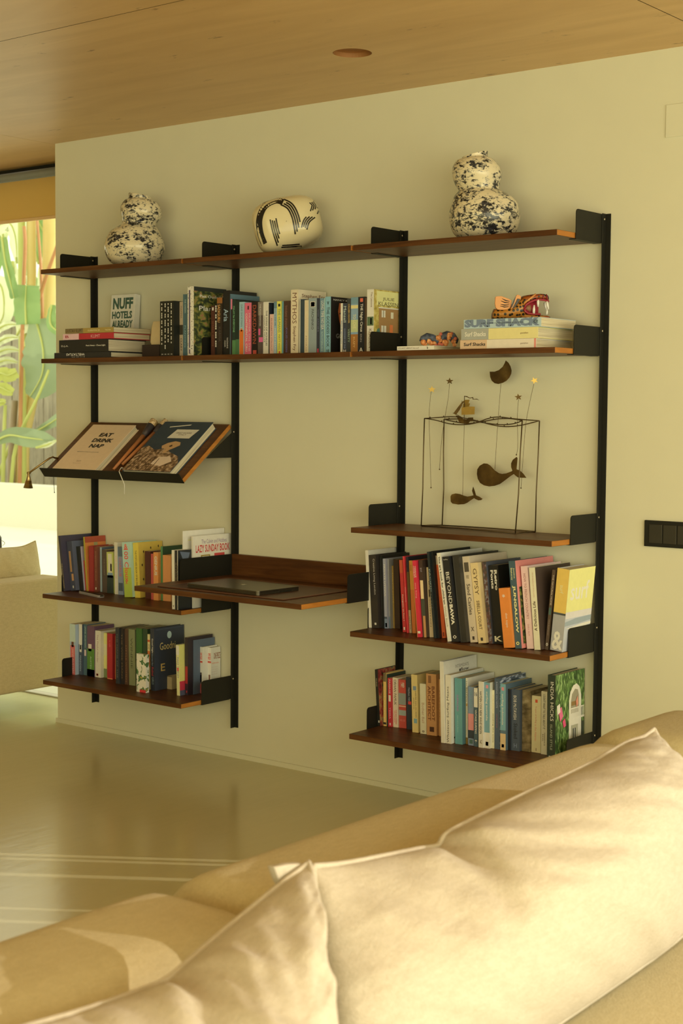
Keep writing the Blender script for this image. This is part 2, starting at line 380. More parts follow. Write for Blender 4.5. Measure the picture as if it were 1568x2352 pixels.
def shelf(k, z, label, left=True, right=True, ends=(0.0045, 0.0045)):
    s = thing('shelf', label, 'shelf', (0, 0, 0), group='walnut wall shelves')
    board(s, k * PITCHX + ends[0], (k + 1) * PITCHX - ends[1], z, SD, back=-0.0265)
    if left: bracket(s, k * PITCHX, z - BT - 0.0006, PD, 'L')
    if right: bracket(s, (k + 1) * PITCHX, z - BT - 0.0006, PD, 'R')
    return s
pos3 = ['left', 'middle', 'right']
what1 = ['under the smaller speckled gourd vase', 'under the brush-painted rounded pot', 'under the larger speckled gourd vase']
what2 = ['carrying the flat stack and the black boxed set', 'packed with novels', 'carrying the carved jaguar head']
for k in range(3):
    shelf(k, Z1, f'walnut board of the topmost row, {what1[k]}', True, k == 2)
    shelf(k, Z2, f'walnut board of the second row, {what2[k]}', True, k == 2)
shelf(2, Z3, 'walnut shelf on the right carrying the wire whale sculpture')
shelf(2, Z4, 'walnut shelf on the right holding the tall leaning design books')
shelf(2, Z5, 'lowest walnut shelf on the right, partly hidden by the sofa')
shelf(0, ZL4, 'walnut shelf on the left with picture books, just left of the desk')
shelf(0, ZL5, 'lowest walnut shelf on the left, holding novels and comics')

# desk between the two middle rails
d = thing('desk', 'walnut wall-hung desk with a low back board between the middle rails', 'desk')
board(d, 0.8 + 0.0045, 1.6 - 0.0045, ZD, 0.5464, back=-0.0265)
bx('back_board', (0.806, 1.594, -0.0262, -0.0085, ZD - 0.012, 0.808), M_WALNUT, d, bev=0.0008, seg=1)
bracket(d, 0.8, ZD - BT - 0.0006, 0.302, 'L', 0.0985); bracket(d, 1.6, ZD - BT - 0.0006, 0.302, 'R', 0.0985)
pad = thing('desk_pad', 'thin brown leather pad lying on the desk', 'desk pad', (0, 0, ZD))
bx('leather', (0.888, 1.487, -0.512, -0.135, 0.0004, 0.0035), plain((0.085, 0.030, 0.016), rough=0.45, scale=260, bump=0.15, name='brown_leather'), pad, bev=0.0012)
bm = bmesh.new(); e = 0.006; x0, x1, y0, y1 = 0.888 + e, 1.487 - e, -0.512 + e, -0.135 - e
tube(bm, [(x0, y0, 0.0036), (x1, y0, 0.0036)], 0.0005, 4); tube(bm, [(x1, y0, 0.0036), (x1, y1, 0.0036)], 0.0005, 4); tube(bm, [(x0, y0, 0.0036), (x0, y1, 0.0036)], 0.0005, 4); tube(bm, [(x0, y1, 0.0036), (x1, y1, 0.0036)], 0.0005, 4)
obj('stitching', bm, P(120, 70, 30), pad)

# sloping reading shelf in the left bay
BK = Vector((0, -0.030, 1.3125)); FT = Vector((0, -0.2905, 1.107))      # top surface: back edge and front edge
E2 = (BK - FT).normalized(); E1 = Vector((1, 0, 0)); EN = E1.cross(E2).normalized()
rs = thing('reading_shelf', 'sloping walnut reading shelf with a black front lip, left bay', 'shelf')
L = (BK - FT).length
bm = bmesh.new(); vv = box(bm, 0.0045, 0.7955, 0, L, -BT, 0)
bm.normal_update()
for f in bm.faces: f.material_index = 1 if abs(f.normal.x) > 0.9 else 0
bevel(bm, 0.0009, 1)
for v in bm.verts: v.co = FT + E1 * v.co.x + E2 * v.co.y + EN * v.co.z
obj('board', bm, [M_WALNUT, M_WALNUT_LIT], rs)
bm = bmesh.new(); box(bm, 0.003, 0.7965, -0.0022, -0.0002, -BT - 0.001, 0.026)
for v in bm.verts: v.co = FT + E1 * v.co.x + E2 * v.co.y + EN * v.co.z
obj('front_lip', bm, M_BLACK, rs)
for x in (0.0, 0.8):
    bm = bmesh.new()
    plate(bm, [(-0.162, 0.0), (0.0, 0.0), (0.0, 0.105), (-0.006, 0.105)], Vector((x - 0.0012, -0.0022, 1.183)), Vector((0, 1, 0)), Vector((0, 0, 1)), 0.0022)
    obj('bracket', bm, M_BLACK, rs)
def slope(x, s, h): return FT + E1 * x + E2 * s + EN * h
def slope_px(u, v, h):
    p = onplane(u, v, FT + EN * h, EN) - FT
    return p.dot(E1), p.dot(E2)
# ------------------------------------------------------------------ books
PAGE = plain((0.70, 0.63, 0.46), rough=0.85, vary=0.10, scale=400, name='page_edges')
def pages_mat():
    m, nt, b = new_mat('page_edges')
    tc = nt.nodes.new('ShaderNodeTexCoord'); wv = nt.nodes.new('ShaderNodeTexNoise'); mp = nt.nodes.new('ShaderNodeMapping'); mp.inputs['Scale'].default_value = (700, 3, 3)
    nt.links.new(tc.outputs['Object'], mp.inputs['Vector']); nt.links.new(mp.outputs['Vector'], wv.inputs['Vector']); wv.inputs['Scale'].default_value = 1.0
    cr = nt.nodes.new('ShaderNodeValToRGB'); cr.color_ramp.elements[0].color = (0.52, 0.44, 0.29, 1); cr.color_ramp.elements[1].color = (0.80, 0.73, 0.54, 1)
    cr.color_ramp.elements[0].position = 0.35; cr.color_ramp.elements[1].position = 0.65
    nt.links.new(wv.outputs['Fac'], cr.inputs['Fac']); nt.links.new(cr.outputs['Color'], b.inputs['Base Color']); b.inputs['Roughness'].default_value = 0.9
    return m
PAGE = pages_mat()
def shell(bm, t, d, h, c):
    """spine and two boards"""
    box(bm, 0, t, 0, c, 0, h); box(bm, 0, c, c, d, 0, h); box(bm, t - c, t, c, d, 0, h)
def quad(bm, o, a, b, mi=0):
    vs_ = [bm.verts.new(p) for p in (o, o + a, o + a + b, o + b)]; bm.faces.new(vs_).material_index = mi
def spine_print(root, t, h, texts, bands, k=1.0, eps=0.0004):
    for i, bnd in enumerate(bands):
        a, b, rgb = bnd[:3]; c0, c1 = (bnd[3], bnd[4]) if len(bnd) > 4 else (0.0, 1.0)
        bm = bmesh.new(); quad(bm, Vector((t * c0, -eps * 0.5, h * (1 - b))), Vector((t * (c1 - c0), 0, 0)), Vector((0, 0, h * (b - a))))
        obj('spine_panel', bm, rgb if not isinstance(rgb, tuple) else P(*rgb, k), root)
    for tx in texts:
        s, a, b, c0, c1, rgb = tx[:6]; o = tx[6] if len(tx) > 6 else 'd'; bold = tx[7] if len(tx) > 7 else 0.012
        m = P(*rgb, k)
        if o == 'd': text(root, s, (t * c0, -eps, h * (1 - a)), (0, 0, -1), (1, 0, 0), h * (b - a), t * (c1 - c0), m, 'spine_lettering', bold)
        elif o == 'u': text(root, s, (t * c1, -eps, h * (1 - b)), (0, 0, 1), (-1, 0, 0), h * (b - a), t * (c1 - c0), m, 'spine_lettering', bold)
        else: text(root, s, (t * c0, -eps, h * (1 - b)), (1, 0, 0), (0, 0, 1), t * (c1 - c0), h * (b - a), m, 'spine_lettering', bold)
def cover_print(root, t, d, h, items, k=1.0, eps=0.0004):
    """print on the right-hand cover; y runs 0..1 from the spine, z 0..1 from the top"""
    for n, it in enumerate(items):
        e = eps * (0.5 + 0.25 * n)
        if it[0] == 'P':                       # panel  ('P', y0, y1, z0, z1, rgb or material)
            _, y0, y1, z0, z1, rgb = it
            bm = bmesh.new(); quad(bm, Vector((t + e, d * y0, h * (1 - z1))), Vector((0, d * (y1 - y0), 0)), Vector((0, 0, h * (z1 - z0))))
            obj('cover_picture', bm, rgb if not isinstance(rgb, tuple) else P(*rgb, k), root)
        elif it[0] == 'T':                     # text
            _, s, y0, y1, z0, z1, rgb = it[:7]
            text(root, s, (t + e, d * y0, h * (1 - z1)), (0, 1, 0), (0, 0, 1), d * (y1 - y0), h * (z1 - z0), P(*rgb, k), 'cover_lettering', it[7] if len(it) > 7 else 0.01)
        elif it[0] == 'G':                     # polygon
            _, pts, rgb = it
            bm = bmesh.new(); f = bm.faces.new([bm.verts.new((t + e, d * y, h * (1 - z))) for y, z in pts]); f.normal_update(); bmesh.ops.triangulate(bm, faces=[f], ngon_method='EAR_CLIP')
            obj('cover_picture', bm, rgb if not isinstance(rgb, tuple) else P(*rgb, k), root)
def make_book(label, group, x, y, z, t, h, d, lean, col, texts=(), bands=(), hard=False, items=(), k=1.0, side=None, cat='book', name='book'):
    dz = t * math.sin(lean) if lean > 0 else 0.0
    r = thing(name, label, cat, (x, y, z + dz + 0.0004), (0, lean, 0), group)
    m = col if not isinstance(col, tuple) else P(*col, k, rough=0.42)
    c = 0.0022 if hard else 0.0008
    c = min(c, t * 0.25)
    bm = bmesh.new(); shell(bm, t, d, h, c)
    mats = [m]
    if side is not None:
        bm.normal_update()
        for f in bm.faces:
            if f.normal.x > 0.9 and f.calc_center_median().x > t - c * 0.5: f.material_index = 1
        mats.append(side if not isinstance(side, tuple) else P(*side, k, rough=0.42))
    obj('cover', bm, mats, r)
    i = 0.003 if hard else 0.0006
    bx('page_block', (c + 0.0001, t - c - 0.0001, c, d - i, i, h - i), PAGE, r)
    spine_print(r, t, h, texts, bands, k); cover_print(r, t, d, h, items, k)
    return r
def row(z, ypos, entries, where, group, k=1.0):
    """entries: (desc, (BLu, BLv, BRu, TLu, TLv), depth, colour, options); BLv None on shelves above eye level"""
    B = []
    for desc, px, depth, col, opt in entries:
        bu, bv, ru, tu, tv = px
        if bv is None:
            y = opt.get('y', -0.165); depth = min(depth, -y - .005); pl_ = ony(bu, 806, y); pr = ony(ru, 806, y)
        else:
            y = onz(bu, bv, z).y
            y = max(-0.291, min(y, -0.03)); y = opt.get('y', y)
            depth = min(depth, -y - 0.005) if depth else -y - 0.005
            vv = proj_v(bu, y, z); pl_ = ony(bu, vv, y); pr = ony(ru, vv, y)
        top = ony(tu, tv, y)
        hh = math.hypot(top.z - z, top.x - pl_.x); lean = math.atan2(top.x - pl_.x, top.z - z)
        if bv is None and abs(lean) < 0.03: lean = 0.0
        B.append([desc, pl_.x, pr.x, y, hh, depth, lean, col, opt])
    for i in range(1, len(B)):
        if B[i][8].get('loose'): continue
        if B[i][1] < B[i - 1][2] + 0.0004:
            m = 0.5 * (B[i][1] + B[i - 1][2]); B[i - 1][2] = m - 0.0002; B[i][1] = m + 0.0002
    for b in B:                                # nothing stands through the bracket plate between two boards
        for xp in (0.8, 1.6):
            if b[1] < xp - .0035 and b[2] > xp + .001:
                if xp - b[1] > b[2] - xp: b[2] = xp - .0035
                else: b[1] = xp + .001
    for i in range(1, len(B)):
        a, b = B[i - 1], B[i]
        if b[8].get('loose') or (abs(a[6]) < .004 and abs(b[6]) < .004): continue
        hm = min(a[4], b[4]) * .98; xt = a[2] + math.tan(a[6]) * hm + .0005
        if b[1] + math.tan(b[6]) * hm < xt: b[6] = math.atan((xt - b[1]) / hm)
    for desc, xl, xr, y, hh, depth, lean, col, opt in B:
        o = {a: b for a, b in opt.items() if a in ('texts', 'bands', 'hard', 'items', 'side')}
        make_book(f'{desc} {where}'.strip(), group, xl, y, z, max(0.003, xr - xl), hh, depth, lean, col, k=k, **o)
def proj_v(u, y, z):
    lo, hi = 0.0, 3000.0                       # image row where the plane y meets height z in column u
    for _ in range(40):
        mid = (lo + hi) / 2
        if ony(u, mid, y).z > z: lo = mid
        else: hi = mid
    return lo
W_ = (225, 210, 165); GD = (190, 150, 70); BLK = (22, 20, 12); CRM = (196, 172, 118)
M_GARDEN = ramp_mat('garden_photo', [(0.36, S(22, 24, 12)), (0.48, S(46, 54, 18)), (0.58, S(104, 98, 32)), (0.66, S(120, 76, 42)), (0.74, S(150, 138, 60))], scale=32, detail=6, stretch=(1, 1, 1.6), distortion=0.6)
M_SPECK = ramp_mat('speckled_paper', [(0.36, S(60, 56, 40)), (0.42, S(222, 206, 165))], scale=160, detail=3)
M_HOUSE = ramp_mat('sunny_house_print', [(0.3, S(96, 78, 22)), (0.5, S(150, 128, 45)), (0.7, S(196, 176, 84))], scale=40, detail=5)
M_FACE = None
N2 = [
 ('black boxed set of four volumes with dotted lettering,', (367.5, None, 400, 367.5, 692.6), .150, (20, 20, 10), dict(y=-.23, texts=[('- -- --- -- - --- -- -', .04, .78, .10, .16, W_), ('-- - -- --- -- -- - --', .04, .86, .34, .40, W_), ('- --- -- - -- --- - --', .04, .74, .56, .62, W_), ('--- -- - --- -- - -- -', .04, .76, .78, .84, W_), ('M  M  M  M', .945, .97, .12, .88, W_, 'h')])),
 ('narrow beige book with a picture mid-spine,', (411.7, None, 420, 411.7, 693.7), .128, (150, 130, 82), dict(y=-.2, bands=[(.42, .6, (50, 44, 24))], texts=[('MAMMA', .08, .3, .3, .7, (80, 60, 30)), ('CLARY', .66, .9, .25, .75, (60, 44, 24))])),
 ('slim steel-blue book,', (420, None, 430.5, 420, 676.4), .160, (44, 84, 100), dict(y=-.2, texts=[('THE GARDEN', .08, .3, .35, .65, (150, 160, 130)), ('PLANTING', .5, .85, .35, .6, (130, 150, 130))])),
 ('thick white speckled book with a garden photograph cover,', (430.7, None, 457.4, 430.7, 658.8), .178, M_SPECK, dict(y=-.23, hard=True, side=M_GARDEN, texts=[('PLANTING: A NEW PERSPECTIVE', .06, .86, .22, .38, (50, 40, 66))], bands=[(.05, .88, (70, 58, 82), .2, .42), (.9, .96, (70, 58, 82), .2, .42)], items=[('T', 'Piet Oudolf &', .18, .95, .11, .15, W_), ('T', 'Planting', .16, .98, .27, .36, W_), ('P', 0, 1, 0, .06, (30, 32, 20))])),
 ('reddish brown paperback with a pale mark at the top,', (483.5, None, 493, 483.5, 703), .118, (64, 32, 16), dict(bands=[(.03, .09, W_, .3, .7)], texts=[('SMALL GODS', .3, .8, .3, .7, (110, 70, 36))])),
 ('black paperback with a dotted white title line,', (493, None, 498, 493, 698.4), .118, (26, 22, 14), dict(texts=[('--- -- ---- --- ---', .03, .82, .25, .8, W_)])),
 ('dark brown book with an orange-gold vertical name,', (498, None, 510.3, 498, 684), .132, (40, 30, 16), dict(texts=[('SADIGURU', .12, .42, .1, .6, (176, 128, 56)), ('KARMA', .5, .75, .3, .7, (70, 60, 40))], bands=[(0, .1, (120, 74, 26))])),
 ('black book with a large teal-grey title,', (512, None, 528.3, 512, 668), .150, (24, 22, 14), dict(hard=True, texts=[('Aria', .28, .47, .1, .75, (120, 140, 130)), ('NAZANINE', .72, .88, .55, .75, (160, 150, 110)), ('HOZAR', .76, .86, .2, .4, (160, 150, 110))])),
 ('very thin tall blue book,', (527, None, 530, 527, 675.5), .176, (40, 74, 96), dict(side=(46, 84, 104))),
 ('thin black book with a pink top,', (529.2, None, 533, 529.2, 687), .160, (34, 24, 20), dict(bands=[(0, .18, (190, 96, 88))])),
 ('dark green book with a pale green title,', (533, None, 541, 533, 688), .150, (24, 40, 24), dict(side=(18, 18, 12), texts=[('MALAY for EVERYONE', .12, .58, .25, .7, (120, 170, 90))], bands=[(.72, 1, (46, 104, 48))])),
 ('nearly black green paperback,', (541, None, 549, 541, 690), .135, (24, 34, 20), dict(bands=[(.7, .98, (40, 90, 44))])),
 ('pale teal paperback with an orange foot,', (549, None, 560.5, 549, 694), .132, (112, 144, 116), dict(bands=[(.52, 1, (186, 88, 24), .05, .85), (.49, .545, (186, 88, 24), .3, .6)], texts=[('DAVE SHORTMAN', .05, .46, .3, .65, (60, 86, 70))])),
 ('rose-pink paperback with two title lines,', (561.5, None, 577, 561.5, 696), .132, (184, 82, 78), dict(bands=[(.06, .13, (40, 20, 16), .42, .62)], texts=[('CONTINENTAL CRU', .2, .92, .15, .42, (226, 170, 150)), ('MURDER ON THE', .2, .92, .6, .82, (226, 150, 140))])),
 ('black novel with a red-brown spine title,', (577.2, None, 591.6, 577.2, 694), .136, (26, 18, 12), dict(texts=[('DARKDAWN', .06, .78, .2, .75, (126, 60, 30))], bands=[(.9, .97, (150, 60, 36), .25, .8)])),
 ('dark grey paperback with pink flowers,', (592, None, 603.4, 592, 694), .130, (70, 58, 40), dict(bands=[(0, .25, (104, 92, 62)), (.5, .62, (170, 70, 84), .1, .5), (.66, .75, (180, 76, 90), .2, 1)], texts=[('THE POISONWOOD', .04, .45, .3, .6, (160, 150, 110))])),
 ('cream white paperback with a black two-line title,', (604, None, 616.3, 604, 694), .130, (204, 186, 138), dict(texts=[('THE SONG OF ACHILLES', .16, .82, .5, .78, (40, 40, 36)), ('MADELINE MILLER', .26, .76, .14, .32, (40, 40, 36))])),
 ('thin black book behind a peach paperback,', (616.5, None, 619, 616.5, 695.6), .14, (24, 26, 22), dict(side=(28, 34, 32))),
 ('short peach pink paperback,', (619, None, 628.3, 619, 722), .124, (190, 140, 98), dict(texts=[('ELIZABETH STROUT', .1, .9, .3, .6, (120, 70, 50))])),
 ('pale blue paperback with a capital author name,', (628.5, None, 635, 628.5, 693.5), .130, (110, 140, 140), dict(texts=[('HOW TO STOP TIME', .12, .45, .3, .7, (40, 40, 40)), ('MATT HAIG', .5, .95, .25, .8, (216, 206, 160))], bands=[(0, .12, (60, 100, 120))])),
 ('bright yellow paperback with a small black bird,', (636.5, None, 646.5, 634, 692.5), .130, (196, 178, 56), dict(texts=[('THE HUMANS', .14, .58, .25, .8, (60, 96, 60)), ('MATT HAIG', .62, .9, .3, .7, (90, 90, 40))], bands=[(.05, .1, (20, 20, 14), .3, .75), (.93, .98, (160, 60, 30), .35, .7)])),
 ('slim teal paperback beside the yellow one,', (647, None, 650.5, 646.5, 692.5), .130, (60, 120, 110), dict()),
 ('thick dark brown paperback,', (650.8, None, 667, 650.8, 691.6), .134, (56, 36, 20), dict(texts=[('THOUSAND SPLENDID', .08, .5, .2, .5, (112, 78, 50)), ('KHALED HOSSEINI', .5, .95, .3, .55, (90, 80, 90))])),
 ('tall cream book with a large brown title,', (667.3, None, 684.5, 667.3, 666), .158, (196, 158, 102), dict(hard=True, texts=[('MYTHOS', .05, .52, .2, .78, (92, 60, 32)), ('Stephen Fry', .56, .94, .25, .7, (92, 60, 32))], items=[('T', 'Stephen Fry', .12, .95, .06, .13, (92, 60, 32))])),
 ('white-edged navy book,', (687.2, None, 698.5, 687.2, 688), .132, (34, 52, 58), dict(bands=[(0, 1, (216, 204, 164), 0, .18)])),
 ('tan paperback with a pale orange name,', (698.7, None, 707.8, 698.7, 689.6), .130, (188, 158, 100), dict(texts=[('NEIL GAIMAN', .05, .58, .2, .8, (216, 150, 96)), ('NORSE', .66, .95, .3, .6, (140, 110, 66))])),
 ('thick grey-green paperback with a round seal,', (708, None, 726.5, 708, 685.4), .132, (118, 124, 96), dict(bands=[(.06, .16, W_, .22, .8), (.07, .15, (70, 74, 60), .28, .74), (.085, .135, W_, .33, .69)], texts=[('PACHINKO', .2, .56, .35, .65, (56, 60, 46))])),
 ('dark navy paperback with a red publisher mark,', (726.7, None, 733.8, 726.7, 685.4), .130, (40, 44, 42), dict(bands=[(.9, .97, (150, 50, 50), .2, .7)], texts=[('VIC JAMES', .2, .6, .3, .6, (120, 120, 110))])),
 ('bright blue paperback with a white title,', (734, None, 745.5, 734, 685.4), .130, (62, 104, 130), dict(texts=[('LONG TIME NO SEA', .05, .56, .25, .8, (216, 214, 180)), ('RUTH FITZMAURICE', .6, .95, .3, .6, (150, 170, 120))], bands=[(0, 1, (120, 160, 176), .86, 1)])),
 ('teal book with a painted face on its black cover,', (746.2, None, 758.9, 746.2, 682), .136, (86, 138, 118), dict(side=(22, 18, 12), texts=[('THE GODDESS BOOK', .18, .88, .25, .75, (24, 44, 36)), ('NB', .92, .97, .25, .75, (24, 44, 36), 'h'), ('v', .08, .14, .3, .7, (24, 44, 36), 'h')],
     items=[('G', [(.35, .1), (.62, .12), (.72, .3), (.70, .5), (.62, .60), (.45, .56), (.36, .42), (.30, .25)], (176, 96, 40)), ('G', [(.34, .29), (.44, .25), (.5, .28), (.44, .3)], (20, 14, 8)), ('G', [(.38, .31), (.46, .30), (.44, .325)], (220, 205, 170)), ('G', [(.5, .47), (.62, .46), (.6, .51), (.53, .515)], (150, 40, 30)), ('T', 'NANCY BLAIR', .1, .95, .035, .065, (170, 160, 120)), ('T', 'GO IT', .22, .7, .64, .72, (130, 124, 90))])),
 ('thin white paperback with a slanted foot,', (781.4, None, 786.2, 781.4, 697), .110, (206, 192, 150), dict(texts=[('BRENE BROWN', .35, .8, .25, .75, (90, 110, 110))])),
 ('navy paperback with a silver name,', (786.6, None, 796, 786.6, 697), .112, (40, 48, 54), dict(texts=[('Mansell', .06, .38, .2, .8, (150, 160, 160)), ('GODDESS OF THE', .5, .9, .35, .65, (110, 120, 120)), ('H', .92, .98, .2, .8, (190, 190, 170), 'h')])),
 ('dark slate novel with gold capitals,', (796.3, None, 804.8, 796.3, 686), .118, (44, 46, 34), dict(texts=[('COLLEEN HOOVER', .1, .45, .3, .7, (180, 140, 60)), ('VERITY', .55, .8, .25, .75, (120, 130, 80))])),
 ('novel with a sea-blue and orange sunset spine,', (805, None, 821.3, 805, 683.6), .122, (96, 124, 110), dict(bands=[(0, .12, (70, 110, 120)), (.14, .2, (190, 160, 84)), (.4, .62, (150, 150, 84)), (.66, 1, (130, 84, 30))], texts=[('TO LOVE', .3, .56, .3, .7, (180, 176, 96)), ('SUZY', .7, .9, .35, .6, (180, 140, 70))])),
 ('black novel with a round red emblem and swirled letters,', (821.5, None, 836.3, 821.5, 682.4), .126, (24, 24, 20), dict(texts=[('THE Night Circus', .12, .62, .25, .75, (216, 206, 170)), ('ERIN', .66, .8, .35, .6, (120, 110, 80)), ('A', .9, .98, .2, .8, (200, 190, 150), 'h')], bands=[(.025, .09, (170, 80, 44), .3, .75)])),
 ('thin dark brown book next to the sunlit house cover,', (836.6, None, 842.3, 836.6, 684), .128, (60, 44, 22), dict()),
 ('cream novel with a sunlit brick house cover,', (841, None, 857.5, 843.4, 665.2), .157, (206, 186, 128), dict(side=M_HOUSE, texts=[('The Lessons', .04, .28, .55, .8, (110, 90, 56)), ('KLASSEN', .62, .92, .3, .7, (110, 90, 56))], bands=[(.43, .57, (70, 84, 44), .05, .95), (.45, .55, (110, 60, 40), .5, .7)],
     items=[('P', .1, .92, .02, .24, (196, 178, 84)), ('T', 'JULIE', .32, .75, .115, .175, (84, 76, 30)), ('T', 'KLASSEN', .16, .9, .185, .25, (84, 76, 30)), ('P', .18, .9, .29, .72, (130, 96, 44)), ('P', .28, .42, .32, .43, (206, 196, 140)), ('P', .34, .36, .32, .43, (80, 66, 30)), ('P', .62, .72, .34, .44, (190, 176, 110)), ('P', .27, .45, .56, .68, (206, 196, 140)), ('P', .35, .37, .56, .68, (80, 66, 30)), ('P', .58, .7, .54, .7, (176, 96, 40)), ('P', .16, .94, .272, .29, (196, 184, 120)), ('G', [(.05, .74), (.12, .62), (.2, .6), (.26, .74)], (60, 90, 60))])),
]
row(Z2, None, N2, 'on the second shelf', 'upright books on the second shelf')

